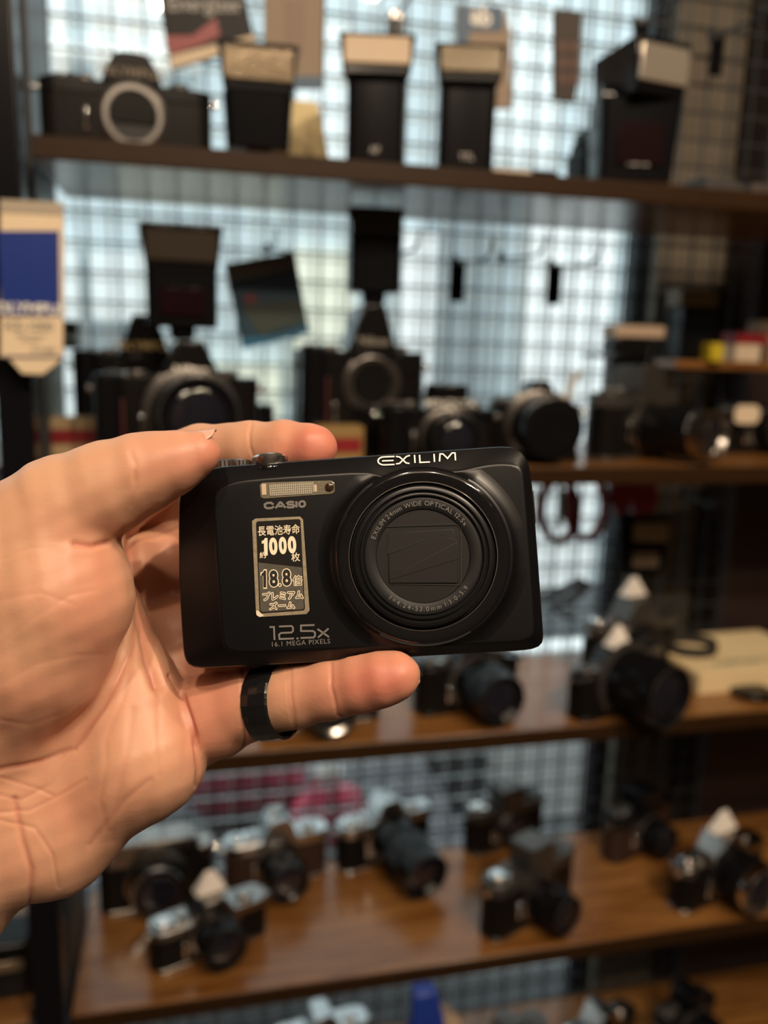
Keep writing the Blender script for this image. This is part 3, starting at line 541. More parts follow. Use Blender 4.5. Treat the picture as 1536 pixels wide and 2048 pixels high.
def cap_thing(loc, r, lab):
    t = empty('loose_cap', loc, label=lab, cat='lens cap'); MB().lathe([(0, r), (0.005, r), (0.007, r * 0.94), (0.0075, r * 0.7)], (0, 0, 0), (0, 0, 1), 60, knurl=0.015).build('cap', black, t)
    MB().lathe([(0.0072, r * 0.62), (0.0085, r * 0.6), (0.0087, r * 0.2)], (0, 0, 0), (0, 0, 1), 40).build('centre_disc', blackgloss, t)
cap_thing(onp(2, 1502, 1388), 0.026, 'black lens cap lying in front of the cream carton')

# ---- fourth shelf
G4 = 'film cameras on the shelves'
slr('dark camera with gleaming lens under the wrist at the left of the fourth shelf', onp(3, 315, 1800), R_(4), W=0.136, H=0.110, lens=(0.034, 0.030), ring=silver_d, top=silver_d, prism='low', skin=leather)
slr('silver topped camera with brown skin and a hot shoe on the fourth shelf', onp(3, 552, 1756), R_(10), W=0.134, H=0.094, lens=(0.027, 0.046), top=silver, skin=leather_br, prism='round', shoe=True)
slr('silver camera with black skin and white tag at the front left of the fourth shelf', onp(3, 418, 1893), R_(20), W=0.138, H=0.072, lens=(0.0265, 0.036), top=silver_d, prism='peak', ring=black)
p = onp(3, 418, 1893); tent((p.x + 0.002, p.y, p.z + 0.0725), w=0.036, rz=R_(20), lab='white tag on the silver camera at the front left')
slr('silver topped black camera with a long drooping black zoom lens', onp(3, 766, 1712), R_(17), W=0.138, H=0.092, lens=(0.033, 0.092), top=silver, prism='round', tilt=R_(-4), lz=0.040)
slr('dark camera at the back of the fourth shelf, behind the charcoal camera', onp(3, 1005, 1682), R_(16), W=0.126, H=0.090, lens=(0.024, 0.012), top=charcoal, prism='box')
slr('charcoal camera with raised prism, front centre right of the fourth shelf', onp(3, 1052, 1828), R_(26), W=0.146, H=0.104, lens=(0.026, 0.046), top=charcoal, prism='box')
slr('black camera with brown skin at the back right of the fourth shelf', onp(3, 1270, 1690), R_(24), W=0.128, H=0.092, lens=(0.024, 0.035), top=black, skin=leather_br, prism='box')
slr('silver camera with a bright lens ring and white tag at the far right', onp(3, 1428, 1782), R_(18), W=0.156, H=0.088, lens=(0.034, 0.050), top=silver_d, prism='peak', ring=chrome)
p = onp(3, 1428, 1782); tent((p.x + 0.002, p.y, p.z + 0.0885), w=0.040, h=0.026, rz=R_(18), lab='white tag on the silver camera at the far right')
p = onp(3, 10, 1968)
t = empty('flash_unit', p, R_(4), 'black flash lying on the left bay shelf, cut by the frame', 'camera flash', 'camera flash units')
MB().prism(rrect(0.058, 0.05, 0.006), 0, 0.064).build('body', black, t, bevel=0.003); MB().box((0, -0.0255, 0.040), (0.046, 0.003, 0.012)).build('flash_window', flash_win, t, bevel=0.001)

# ---- lowest shelf, only its tops in view
for px, py, rz, W_, tp, pr, lab in ((640, 2128, 8, 0.130, silver, 'round', 'silver topped camera on the lowest shelf beside the blue bag'),
                                   (1010, 2150, 22, 0.130, charcoal, 'round', 'dark camera with raised lens on the lowest shelf'),
                                   (1190, 2120, 18, 0.126, silver_d, 'peak', 'worn silver camera under the front edge of the fourth shelf'),
                                   (1362, 2082, 18, 0.104, black, 'box', 'black camera at the dark right end of the lowest shelf')):
    slr(lab, onp(4, px, py), R_(rz), W=W_, H=0.090, top=tp, prism=pr, lens=(0.030, 0.045))
p = onp(4, 840, 2125); t = empty('tan_lens', p, R_(0), 'tan and grey lens standing on the lowest shelf beside the blue bag', 'lens')
MB().lathe([(0, 0.030), (0.045, 0.030), (0.05, 0.034), (0.075, 0.034)], (0, 0, 0), (0.25, -0.25, 1), 40).build('barrel', mat('grey_tan_barrel', (0.26, 0.23, 0.17), 0.5), t)
MB().lathe([(0.074, 0.034), (0.080, 0.032), (0.080, 0.02)], (0, 0, 0), (0.25, -0.25, 1), 40).build('front_cap', mat('tan_cap', (0.40, 0.27, 0.17), 0.5), t)
p = atY(850, 2010, 0.79)
o = MB().prism([(-0.030, -0.10), (-0.020, 0.036), (0.006, 0.036), (0.040, -0.10)], -0.010, 0.010, 'y').build('blue_bag', mat('blue_vinyl', (0.012, 0.04, 0.30), 0.35), bevel=0.003); o.location = (p.x, 0.775, p.z); tag(o, 'bright blue vinyl bag hanging in front of the lowest shelf', 'bag')

# ---- soft things behind the mesh at the lower left
def blob(name, cx, cy, rx, ry, Y, m, lab, cat, depth=0.05):
    p = atY(cx, cy, Y); a = atY(cx + rx, cy, Y); b = atY(cx, cy - ry, Y)
    me = bpy.data.meshes.new(name); bm = bmesh.new(); bmesh.ops.create_icosphere(bm, subdivisions=4, radius=1.0)
    ax, az = (a - p).length, (b - p).length
    for v in bm.verts:
        n = 1 + 0.10 * math.sin(5 * v.co.x + 3 * v.co.z) + 0.05 * math.sin(11 * v.co.z + 4 * v.co.y)
        v.co = Vector((v.co.x * ax * n, v.co.y * depth, max(v.co.z, -0.85) * az * n))
    bm.to_mesh(me); bm.free(); me.materials.append(m); me.polygons.foreach_set('use_smooth', [True] * len(me.polygons))
    o = bpy.data.objects.new(name, me); C.objects.link(o); o.location = p; return tag(o, lab, cat)
zl = atY(662, 1682, 1.50).z
bm_ = blob('maroon_bag', 495, 1600, 135, 85, 1.64, mat('maroon_cloth', (0.34, 0.06, 0.11), 0.7), 'large maroon bag seen through the mesh behind the fourth shelf', 'bag', 0.06)
bp_ = blob('pink_bag', 662, 1625, 72, 72, 1.49, mat('pink_cloth', (0.62, 0.05, 0.11), 0.6), 'bright pink bag seen through the mesh behind the fourth shelf', 'bag', 0.05)
bw_ = blob('white_bow', 655, 1542, 32, 24, 1.49, mat('white_cloth', (0.85, 0.83, 0.83), 0.7), 'white bundle sitting on top of the bright pink bag', 'bundle', 0.03)

for o_b in (bm_, bp_): o_b.location.z = zl - 0.009 - min(v.co.z for v in o_b.data.vertices)
bw_.location.z = bp_.location.z + max(v.co.z for v in bp_.data.vertices) - min(v.co.z for v in bw_.data.vertices) - 0.004
struct(MB().box((-0.2, 1.62, zl - 0.03), (1.5, 0.66, 0.04)).build('trim_3', mat('dark_grey_render', (0, 0, 0))))

# ------------------------------------------------------------------ the held compact camera (local axes: x right, y up, z out of the front)
roll, lean = R_(3.3), R_(2.5)
Rcam = Matrix(((right[0], up[0], -fwd[0]), (right[1], up[1], -fwd[1]), (right[2], up[2], -fwd[2])))
Rc = Rcam @ Matrix.Rotation(roll, 3, 'Z') @ Matrix.Rotation(-lean, 3, 'X')
Oc = P(722, 1115, 0.243)
cc = empty('compact_camera', label='black compact digital camera held up in the hand, lens facing out', cat='camera')
MC = Matrix.Translation(Oc) @ Rc.to_4x4(); cc.matrix_world = MC; MCi = MC.inverted()
def cp(px, py, w=0.0, nrm_=None, p0=None):
    """pixel -> local point on the plane z = w (or plane through p0 with normal nrm_)"""
    o = MCi @ Vector(EYE); d = MCi.to_3x3() @ Vector(ray(px, py))
    n = nrm_ or Vector((0, 0, 1)); q = p0 or Vector((0, 0, w))
    return o + d * ((q - o).dot(n) / d.dot(n))
body_m = mat('camera_black_paint', (0.0026, 0.0026, 0.0034), 0.34, bump=0.3, bscale=9000, spec=0.4)
gloss_b = mat('piano_black', (0.006, 0.006, 0.007), 0.09, coat=0.5)
satin_b = mat('satin_black_ring', (0.006, 0.006, 0.007), 0.3, spec=0.4)
matte_b = mat('matte_barrel', (0.009, 0.009, 0.010), 0.5, spec=0.3, bump=0.2, bscale=12000)
inkg = mat('silk_grey', (0.17, 0.16, 0.15), 0.45)
inkw = mat('silk_white', (0.88, 0.84, 0.78), 0.45)
outA = [cp(*p, -3.4e-3) for p in ((355, 1003), (357, 1180), (365, 1308), (370, 1328), (383, 1339), (500, 1333), (900, 1310), (1060, 1301), (1081, 1298), (1089, 1288), (1088, 1270), (1078, 1130), (1067, 985), (1061, 935), (1052, 908), (1036, 894), (1012, 891), (900, 899), (590, 921), (440, 932), (402, 942), (375, 962), (358, 985))]
outB = [cp(*p, -0.3e-3) for p in ((427, 990), (434, 1124), (447, 1290), (456, 1304), (500, 1305), (900, 1289), (1060, 1283), (1069, 1277), (1069, 1262), (1060, 1130), (1049, 985), (1045, 940), (1036, 927), (1000, 927), (960, 931), (925, 944), (846, 940), (770, 955), (740, 946), (700, 946), (560, 955), (480, 962), (445, 972), (432, 980))]
def polar(poly, n=160, c=None):
    c = c or Vector((0, 0, 0)); out = []
    for k in range(n):
        a = 2 * math.pi * k / n; dx, dy = math.cos(a), math.sin(a); best = None
        for i in range(len(poly)):
            p, q = poly[i], poly[(i + 1) % len(poly)]; ex, ey = q.x - p.x, q.y - p.y
            den = dx * ey - dy * ex
            if abs(den) < 1e-12: continue
            t = ((p.x - c.x) * ey - (p.y - c.y) * ex) / den; u = ((p.x - c.x) * dy - (p.y - c.y) * dx) / den
            if t > 0 and -1e-6 <= u <= 1 + 1e-6 and (best is None or t > best): best = t
        out.append((c.x + dx * best, c.y + dy * best))
    return out
def smooth_loop(l, it):
    for _ in range(it): l = [((l[i - 1][0] + 2 * l[i][0] + l[(i + 1) % len(l)][0]) / 4, (l[i - 1][1] + 2 * l[i][1] + l[(i + 1) % len(l)][1]) / 4) for i in range(len(l))]
    return l
NL = 240
LA = smooth_loop(polar(outA, NL), 2); LB = smooth_loop(polar(outB, NL), 3)
def inset(l, s, ds=0.0):  # shrink towards the middle by s metres
    out = []
    for i, (x, y) in enumerate(l):
        x0, y0 = l[i - 1]; x1, y1 = l[(i + 1) % len(l)]; tx, ty = x1 - x0, y1 - y0; L = math.hypot(tx, ty) or 1
        out.append((x - ty / L * s, y + tx / L * s))
    return out
def loft(levels, closed_ends=True):
    m_ = MB(); vs = [(x, y, z) for l, z in levels for x, y in l]; n = len(levels[0][0]); fs = []
    for j in range(len(levels) - 1):
        for k in range(n): fs.append((j * n + k, j * n + (k + 1) % n, (j + 1) * n + (k + 1) % n, (j + 1) * n + k))
    if closed_ends: fs += [tuple(range(n))[::-1], tuple((len(levels) - 1) * n + k for k in range(n))]
    return m_.add(vs, fs)
back = loft([(inset(LA, 1.5e-3), -25.0e-3), (inset(LA, 0.5e-3), -24.6e-3), (inset(LA, 0.0e-3), -23.8e-3), (inset(LA, -0.1e-3), -14e-3), (inset(LA, -0.1e-3), -13.8e-3), (LA, -13.7e-3),
             (LA, -4.6e-3), (inset(LA, 0.15e-3), -3.9e-3), (inset(LA, 0.5e-3), -3.4e-3)], True)
back.build('body_shell', body_m, cc, angle=50)
front = loft([(inset(LA, 0.5e-3), -3.42e-3), (inset(LA, 0.8e-3), -3.15e-3), (inset(LB, -0.6e-3), -0.55e-3), (inset(LB, -0.25e-3), -0.32e-3), (LB, -0.12e-3), (inset(LB, 0.3e-3), -0.02e-3), (inset(LB, 0.7e-3), 0.0)], True)
front.build('front_panel', body_m, cc, angle=50)

# lens: centre traced on the front plane
lc = cp(846, 1112, 1e-3)
def ring(name, prof, m, seg=128, c=None, par=None, label=None, **k):
    """prof of (height above the front in mm, radius in mm)"""
    return MB().lathe([(a * 1e-3, b * 1e-3) for a, b in prof], c or (lc.x, lc.y, 0), (0, 0, 1), seg, cap=False, **k).build(name, m, par or cc, label=label, angle=40)
q_ = polar([Vector((x, y, 0)) for x, y in LB], NL, Vector((lc.x, lc.y, 0)))
sk = []
for r_, h_ in ((25.4, 2.0), (25.9, 1.5), (26.5, 1.02), (27.2, 0.62), (28.2, 0.28), (29.4, 0.06), (30.8, -0.08)):
    lv = []
    for k in range(NL):
        a = 2 * math.pi * k / NL; R1 = math.hypot(q_[k][0] - lc.x, q_[k][1] - lc.y) - 0.0003; f_ = (r_ - 25.4) / 5.4; R1 = max(R1, 0.02545)
        rr = 0.0254 + (min(R1, 0.0308) - 0.0254) * f_; lv.append((lc.x + rr * math.cos(a), lc.y + rr * math.sin(a)))
    sk.append((lv, (h_ if True else 0) * 1e-3))
loft([([(lc.x + 0.0308 * 0.8 * math.cos(2 * math.pi * k / NL), lc.y + 0.0308 * 0.8 * math.sin(2 * math.pi * k / NL)) for k in range(NL)], 0.0019)] + sk, False).build('lens_surround', body_m, cc, angle=60)
ring('lens_collar', [(-0.6, 25.7), (0.5, 25.6), (1.6, 25.1), (2.2, 24.6), (2.5, 24.2), (2.6, 23.6), (2.5, 22.4), (2.35, 21.2)], gloss_b)
ring('silver_ring', [(2.3, 21.25), (2.5, 21.1), (2.5, 20.95), (2.1, 20.85)], mat('thin_silver', (0.85, 0.80, 0.75), 0.22, metal=1.0), label='thin silver ring')
barrel = ring('lens_barrel', [(1.8, 20.9), (0.8, 20.6), (0.8, 20.2), (3.0, 19.9), (3.2, 19.6), (3.2, 18.7), (2.2, 18.5), (2.2, 18.1), (3.0, 17.9), (3.1, 17.7), (3.05, 17.2), (2.0, 17.0), (2.0, 16.6), (2.7, 16.4)], satin_b)
ring('text_ring', [(2.7, 16.5), (2.78, 16.3), (2.5, 13.5), (2.35, 13.3)], matte_b)
cov = MB().lathe([(1.6e-3, 13.3e-3), (2.0e-3, 13.2e-3), (2.0e-3, 0.01e-3)], (lc.x, lc.y, 0), (0, 0, 1), 96, cap=False)
cov.build('lens_cover', mat('shutter_black', (0.010, 0.009, 0.0083), 0.42, spec=0.4, bump=0.3, bscale=9000), cc)
# blades of the cover and its square recess
def strip(name, pts, w0, w1, h, m, par=None):
    """raised ribbon through traced pixels"""
    o = MB(); P_ = [cp(*p, h) for p in pts]; vs = []; n = len(P_)
    for i, p in enumerate(P_):
        d = (P_[min(i + 1, n - 1)] - P_[max(i - 1, 0)]).normalized(); s = Vector((-d.y, d.x, 0)); ww = w0 + (w1 - w0) * i / max(1, n - 1)
        vs += [p - s * ww / 2, p + s * ww / 2, p + s * ww / 2 - Vector((0, 0, 0.00012)), p - s * ww / 2 - Vector((0, 0, 0.00012))]
    fs = []
    for j in range(n - 1):
        for k in range(4): fs.append((4 * j + k, 4 * j + (k + 1) % 4, 4 * j + 4 + (k + 1) % 4, 4 * j + 4 + k))
    e = 4 * (n - 1); fs += [(3, 2, 1, 0), (e, e + 1, e + 2, e + 3)]
    return o.add(vs, fs).build(name, m, par or cc)
blade_m = mat('shutter_blade', (0.013, 0.0113, 0.0103), 0.40, spec=0.4, bump=0.3, bscale=9000)
def blade(name, pts, z0, z1, m=blade_m, bev=0.00012):
    q = [cp(*p, z1) for p in pts]; return MB().prism([(v.x, v.y) for v in q], z0, z1).build(name, m, cc, bevel=bev)
blade('cover_blade', ((776, 1066), (906, 1058), (914, 1078), (914, 1130), (776, 1108)), 1.95e-3, 2.28e-3)
blade('cover_blade', ((777, 1109), (884, 1070), (914, 1079), (916, 1166), (779, 1166)), 1.96e-3, 2.42e-3)
blade('cover_blade', ((778, 1135), (810, 1139), (914, 1084), (917, 1118), (779, 1160)), 2.40e-3, 2.54e-3)
line_m = mat('groove_black', (0.003, 0.003, 0.003), 0.5)
strip('groove', ((768, 1053), (912, 1048)), 0.00035, 0.0006, 2.32e-3, line_m)
strip('groove', ((913, 1048), (922, 1058), (922, 1168)), 0.00016, 0.00016, 2.3e-3, mat('edge_grey', (0.05, 0.047, 0.043), 0.3))
strip('groove', ((773, 1060), (782, 1168), (921, 1170)), 0.00014, 0.00014, 2.3e-3, mat('edge_grey', (0, 0, 0)))
strip('groove', ((776, 1107), (884, 1068), (914, 1077)), 0.00045, 0.00028, 2.45e-3, line_m)
strip('groove', ((836, 1168), (850, 1198)), 0.0001, 0.0001, 2.06e-3, line_m)
def arc_text(s, r, a_mid, span, size, inward=False, m=inkg, h=2.72e-3):
    """letters around the lens; angle in degrees from +x, counter-clockwise"""
    widths = []
    for ch in s:
        if ch == ' ': widths.append(size * 0.34); continue
        me = text_data(ch, size, bold=0.00003, align='LEFT'); xs = [v.co.x for v in me.vertices]; widths.append(max(xs) - min(xs) + size * 0.17)
    tot = sum(widths); k = math.radians(span) / tot; pos = 0
    me_all = bmesh.new()
    for ch, w in zip(s, widths):
        mid = pos + w / 2; pos += w
        if ch == ' ': continue
        me = text_data(ch, size, bold=0.0, extrude=0.00002); xs = [v.co.x for v in me.vertices]; cx = (max(xs) + min(xs)) / 2
        me.transform(Matrix.Translation((-cx, 0, 0)))
        if not inward: a = math.radians(a_mid + span / 2) - mid * k; rot = a - math.pi / 2
        else: a = math.radians(a_mid - span / 2) + mid * k; rot = a + math.pi / 2
        me.transform(Matrix.Translation((lc.x + r * math.cos(a), lc.y + r * math.sin(a), h)) @ Matrix.Rotation(rot, 4, 'Z'))
        me_all.from_mesh(me)
    me = bpy.data.meshes.new('lettering'); me_all.to_mesh(me); me_all.free(); me.materials.append(m)
    o = bpy.data.objects.new('lettering', me); C.objects.link(o); o.parent = cc; return o
arc_text('EXILIM 24mm WIDE OPTICAL 12.5x', 14.9e-3, 95, 126, 1.95e-3)
arc_text('f=4.24-53.0mm 1:3.0-5.9', 15.0e-3, 274.5, 96, 1.85e-3, inward=True)

# lettering as strokes traced on the plane they are printed on
def strokes(name, lines, w, m, plane=None, h=0.00005):
    o = MB()
    for ln in lines:
        closed = ln[0] == ln[-1] and len(ln) > 2
        q = [cp(*p, h) if plane is None else cp(*p, 0, *plane) for p in ln]; n = len(q); vs = []
        for i, p in enumerate(q):
            a = q[i - 1] if i else (q[-2] if closed else q[0]); b = q[i + 1] if i < n - 1 else (q[1] if closed else q[-1])
            d1 = (p - a); d2 = (b - p); d1 = d1.normalized() if d1.length > 1e-9 else None; d2 = d2.normalized() if d2.length > 1e-9 else None
            d = ((d1 or d2) + (d2 or d1)).normalized(); nn = plane[0] if plane else Vector((0, 0, 1)); s = nn.cross(d).normalized()
            kk = 1.0 / max(0.5, d.dot(d1 or d2)); up_ = nn * 0.00006
            vs += [p - s * w / 2 * kk + up_, p + s * w / 2 * kk + up_, p + s * w / 2 * kk - up_, p - s * w / 2 * kk - up_]
        fs = []
        for j in range(n - 1):
            for k in range(4): fs.append((4 * j + k, 4 * j + (k + 1) % 4, 4 * j + 4 + (k + 1) % 4, 4 * j + 4 + k))
        e = 4 * (n - 1); fs += [(3, 2, 1, 0), (e, e + 1, e + 2, e + 3)]; o.add(vs, fs)
    return o.build(name, m, cc)
def arcpx(cx, cy, rx, ry, a0, a1, n=10): return [(cx + rx * math.cos(R_(a0 + (a1 - a0) * i / n)), cy - ry * math.sin(R_(a0 + (a1 - a0) * i / n))) for i in range(n + 1)]
pa, pb, pc = cp(755, 906, -3.0e-3), cp(912, 896, -3.0e-3), cp(835, 941, -0.7e-3)
nn = (pb - pa).cross(pc - pa).normalized(); nn = nn if nn.z > 0 else -nn
PL = (nn, pa + nn * 0.00012)
strokes('lettering', [
    [(789, 913), (768, 914)] + arcpx(768, 922, 12, 8, 90, 270, 10) + [(789, 929)], [(764, 922), (787, 921)],
    [(792, 913), (799, 914), (806, 920), (812, 926), (819, 927)], [(792, 928), (799, 927), (806, 920), (813, 913), (820, 911)],
    [(829, 910), (830, 926)], [(839, 910), (840, 925), (860, 924)], [(868, 908), (869, 924)],
    [(879, 923), (880, 908), (886, 908), (895, 917), (904, 906), (910, 906), (911, 921)]], 0.00042, inkw, PL)
def mxt(px, py, h=0.00004, rz=0.0): p = cp(px, py, h); return Matrix.Translation(p) @ Matrix.Rotation(rz, 4, 'Z')
strokes('lettering', [
    [(548, 1007), (544, 1005), (533, 1006), (529, 1009), (529, 1014), (533, 1017), (544, 1017), (549, 1014)],
    [(552, 1016), (560, 1003), (562, 1003), (573, 1015)], [(556, 1012), (569, 1011)],
    [(591, 1004), (587, 1002), (579, 1002), (576, 1005), (579, 1008), (588, 1008), (592, 1011), (589, 1014), (579, 1014), (575, 1012)],
    [(595, 1000), (596, 1014)], [(604, 1001), (601, 1004), (601, 1009), (604, 1013), (614, 1012), (617, 1008), (617, 1003), (613, 1000), (604, 1001)]][:0] or [
    [(547, 1009), (542, 1005.5), (534, 1006), (529.5, 1009), (530, 1014), (534, 1016.5), (543, 1016), (548, 1013)],
    [(551, 1016.5), (559.5, 1005), (562, 1005), (571, 1015.5)], [(556, 1012.5), (567, 1012)],
    [(588, 1005), (584, 1003.5), (577, 1004), (574.5, 1006.5), (577, 1009), (586, 1009.3), (588.5, 1012), (586, 1014.5), (577, 1015), (573.5, 1013)],
    [(592.5, 1002.5), (593.2, 1015)], [(602, 1003), (598.5, 1006), (599, 1011), (602, 1013.5), (607, 1013), (610, 1010), (609.5, 1005), (606.5, 1002.5), (602, 1003)]], 0.00062, inkg)
text('16.1 MEGA PIXELS', 0.00190, inkg, cc, mxt(601, 1286, 0.00003), sx=1.02, bold=0.0, space=1.12)
strokes('lettering', [
    [(539, 1254), (548, 1254), (549, 1280)],
    [(558, 1253), (583, 1252), (586, 1255), (586, 1262), (583, 1265), (562, 1266), (558, 1269), (559, 1278), (588, 1277)],
    [(593, 1277), (597, 1276.7)],
    [(629, 1250), (602, 1251), (602, 1262), (626, 1262), (630, 1265), (630, 1272), (627, 1275), (601, 1276)],
    [(635, 1258), (658, 1274)], [(657, 1257), (636, 1275)]], 0.00050, inkg)

# flash window with the small lamp
fq = [cp(*p, 0.0) for p in ((519, 970), (521, 994), (527, 998), (664, 988), (670, 983), (669, 966), (663, 961), (525, 965))]
fw = MB().prism([(v.x, v.y) for v in fq], -0.0004, 0.0002).build('flash_window', mat('flash_reflector', (0.36, 0.32, 0.24), 0.25, metal=0.7, bump=0.6, bscale=1600), cc, bevel=0.00015, label='ribbed pale flash window')
rib = MB()
for i in range(23):
    a, b = cp(540 + i * 3.9, 969 - i * 0.26, 0.0002), cp(540 + i * 3.9 + 1, 991 - i * 0.26, 0.0002); rib.add(*barbox(a.x - 0.00016, a.x + 0.00010, b.y, a.y, 0.0002, 0.00045))
for j in range(5):
    a, b = cp(540, 972 + j * 4.6, 0.0002), cp(624, 967 + j * 4.6, 0.0002)
    rib.add([(a.x, a.y, 0.0002), (b.x, b.y, 0.0002), (b.x, b.y - 0.0002, 0.0002), (a.x, a.y - 0.0002, 0.0002), (a.x, a.y, 0.0004), (b.x, b.y, 0.0004), (b.x, b.y - 0.0002, 0.0004), (a.x, a.y - 0.0002, 0.0004)],
            [(3, 2, 1, 0), (4, 5, 6, 7), (0, 1, 5, 4), (1, 2, 6, 5), (2, 3, 7, 6), (3, 0, 4, 7)])
rib.build('prism_ribs', mat('flash_ribs', (0.95, 0.90, 0.74), 0.15, metal=0.6), fw)
for x0_, x1_, m_ in ((523, 533, mat('diffuser_end', (0.55, 0.44, 0.31), 0.35)), (628, 634, mat('diffuser_end', (0, 0, 0))), (650, 669, mat('smoky_end', (0.10, 0.085, 0.065), 0.25))):
    a, b = cp(x0_, 968, 0.0002), cp(x1_, 990 - (x1_ - 520) * 0.06, 0.0002); MB().add(*barbox(a.x, b.x, b.y, a.y - 0.0002 * (x1_ > 600), 0.00018, 0.00030)).build('window_end', m_, fw)
al = cp(659, 974, 0.0002)
MB().lathe([(0, 0.0012), (0.0004, 0.0012), (0.0006, 0.0009)], (al.x, al.y, 0.0002), (0, 0, 1), 32).build('focus_lamp', mat('dark_amber', (0.035, 0.018, 0.010), 0.15), cc)

# sticker
sq = [cp(*p, 0.00006) for p in ((504, 1042), (512, 1226), (519, 1234), (613, 1228), (619, 1221), (606, 1039), (600, 1033), (511, 1037))]
st = MB().prism([(v.x, v.y) for v in sq], 0.0, 0.00008).build('sticker', mat('sticker_foil', (0.46, 0.39, 0.27), 0.32, metal=0.5, noise=0.4, nscale=700), cc, label='black and gold sticker with Japanese lettering')
def flat(name, pts, m, z0=0.00008, z1=0.00012):
    q = [cp(*p, z1) for p in pts]; return MB().prism([(v.x, v.y) for v in q], z0, z1).build(name, m, st)
flat('black_field', ((512, 1047), (514, 1043), (598, 1038), (601, 1041), (610, 1217), (607, 1221), (523, 1227), (519, 1223)), mat('sticker_black', (0.012, 0.011, 0.010), 0.3))
flat('grey_field', ((517, 1125), (604, 1135), (608, 1216), (605, 1218.5), (524, 1224), (521, 1221)), mat('sticker_grey', (0.085, 0.078, 0.062), 0.4, noise=0.3, nscale=600), 0.00010, 0.00015)
flat('worn_corner', ((512, 1222), (516, 1221), (528, 1232), (519, 1234), (513, 1230)), mat('worn_foil', (0.75, 0.66, 0.5), 0.4), 0.0001, 0.00018)
inkc = mat('sticker_cream', (0.86, 0.74, 0.55), 0.5); inkk = mat('sticker_ink', (0.010, 0.009, 0.008), 0.5)
def stxt(s, px, py, size, m=inkc, bold=0.0, sx=1.0, h=0.00016, sy=1.0, **k):
    p = cp(px, py, h); me = text_data(s, size, bold=bold, sx=sx, extrude=0.00001, **k); me.transform(Matrix.Diagonal((1, sy, 1, 1)))
    me.materials.append(m); o = bpy.data.objects.new('lettering', me); C.objects.link(o); o.parent = st; o.matrix_local = Matrix.Translation(p) @ Matrix.Rotation(R_(0.4), 4, 'Z'); return o
def fit(s, x0, x1, y, hpx, m=inkc, bold=0.0, h=0.00016, outline=None):
    """stretch a line of text between two traced pixels"""
    a, b = cp(x0, y, h), cp(x1, y, h); size = 0.003
    me = text_data(s, size, bold=bold, extrude=0.00001); xs = [v.co.x for v in me.vertices]; ys = [v.co.y for v in me.vertices]
    wd, hd = max(xs) - min(xs), max(ys) - min(ys); H_ = hpx / 7.0 * 1e-3
    T = Matrix.Diagonal(((b - a).length / wd, H_ / hd, 1, 1)) @ Matrix.Translation((-(max(xs) + min(xs)) / 2, -(max(ys) + min(ys)) / 2, 0))
    mid = (a + b) / 2; mid = cp((x0 + x1) / 2, y, h)
    out = []
    if outline:
        bmo = bmesh.new(); me.transform(T)
        for q_ in range(8):
            cpy = me.copy(); cpy.transform(Matrix.Translation((outline * math.cos(q_ * math.pi / 4), outline * math.sin(q_ * math.pi / 4), 0.0000005 * q_))); bmo.from_mesh(cpy); bpy.data.meshes.remove(cpy)
        me.transform(T.inverted()); m2 = bpy.data.meshes.new('lettering_outline'); bmo.to_mesh(m2); bmo.free(); m2.materials.append(inkc)
        o2 = bpy.data.objects.new('lettering_outline', m2); C.objects.link(o2); o2.parent = st; o2.matrix_local = Matrix.Translation(mid)
        mid = mid + Vector((0, 0, 0.00003))
    me.transform(T); me.materials.append(m); o = bpy.data.objects.new('lettering', me); C.objects.link(o); o.parent = st; o.matrix_local = Matrix.Translation(mid)
    return o
fit('長電池寿命', 515.5, 599.5, 1060, 20, bold=0.00002)
def one(x0, x1, y0, y1, m, z, parent, name='lettering'):
    """heavy condensed figure one"""
    w = x1 - x0; hh_ = y1 - y0
    q = [cp(x, y, z) for x, y in ((x0 + w * 0.52, y0), (x1 - w * 0.04, y0), (x1, y1), (x0 + w * 0.42, y1), (x0 + w * 0.36, y0 + hh_ * 0.30), (x0, y0 + hh_ * 0.33), (x0, y0 + hh_ * 0.17), (x0 + w * 0.34, y0 + hh_ * 0.12))]
    return MB().prism([(v.x, v.y) for v in q], z, z + 0.00002).build(name, m, parent)
one(523.5, 535.5, 1076, 1111, inkc, 0.00016, st)
for ch_, x0_, x1_, y_ in (('0', 538, 555, 1092.5), ('0', 557.5, 573.5, 1091), ('0', 575.5, 592.5, 1089.5)): fit(ch_, x0_, x1_, y_, 35, bold=0.00016)
fit('約', 519, 532, 1110, 13, bold=0.00003, h=0.0002)
fit('枚', 582.5, 600, 1114, 18, bold=0.00002, h=0.0002)
one(521, 534, 1138.5, 1177.5, inkc, 0.00016, st, 'lettering_outline'); one(523, 532.5, 1141, 1175, inkk, 0.00019, st)
for ch_, x0_, x1_, y_, h_ in (('8', 539, 555.5, 1157, 33), ('.', 558, 561.5, 1170, 4), ('8', 565, 581.5, 1155, 33)): fit(ch_, x0_, x1_, y_, h_, m=inkk, bold=0.00012, outline=0.00026)
fit('倍', 586, 604, 1161, 19, m=inkk, bold=0.0, outline=0.00020)
fit('プレミアム', 526, 606, 1191, 16, m=inkk, bold=0.00002, outline=0.00022)
fit('ズーム', 539, 589, 1211, 14, m=inkk, bold=0.00002, outline=0.00022)

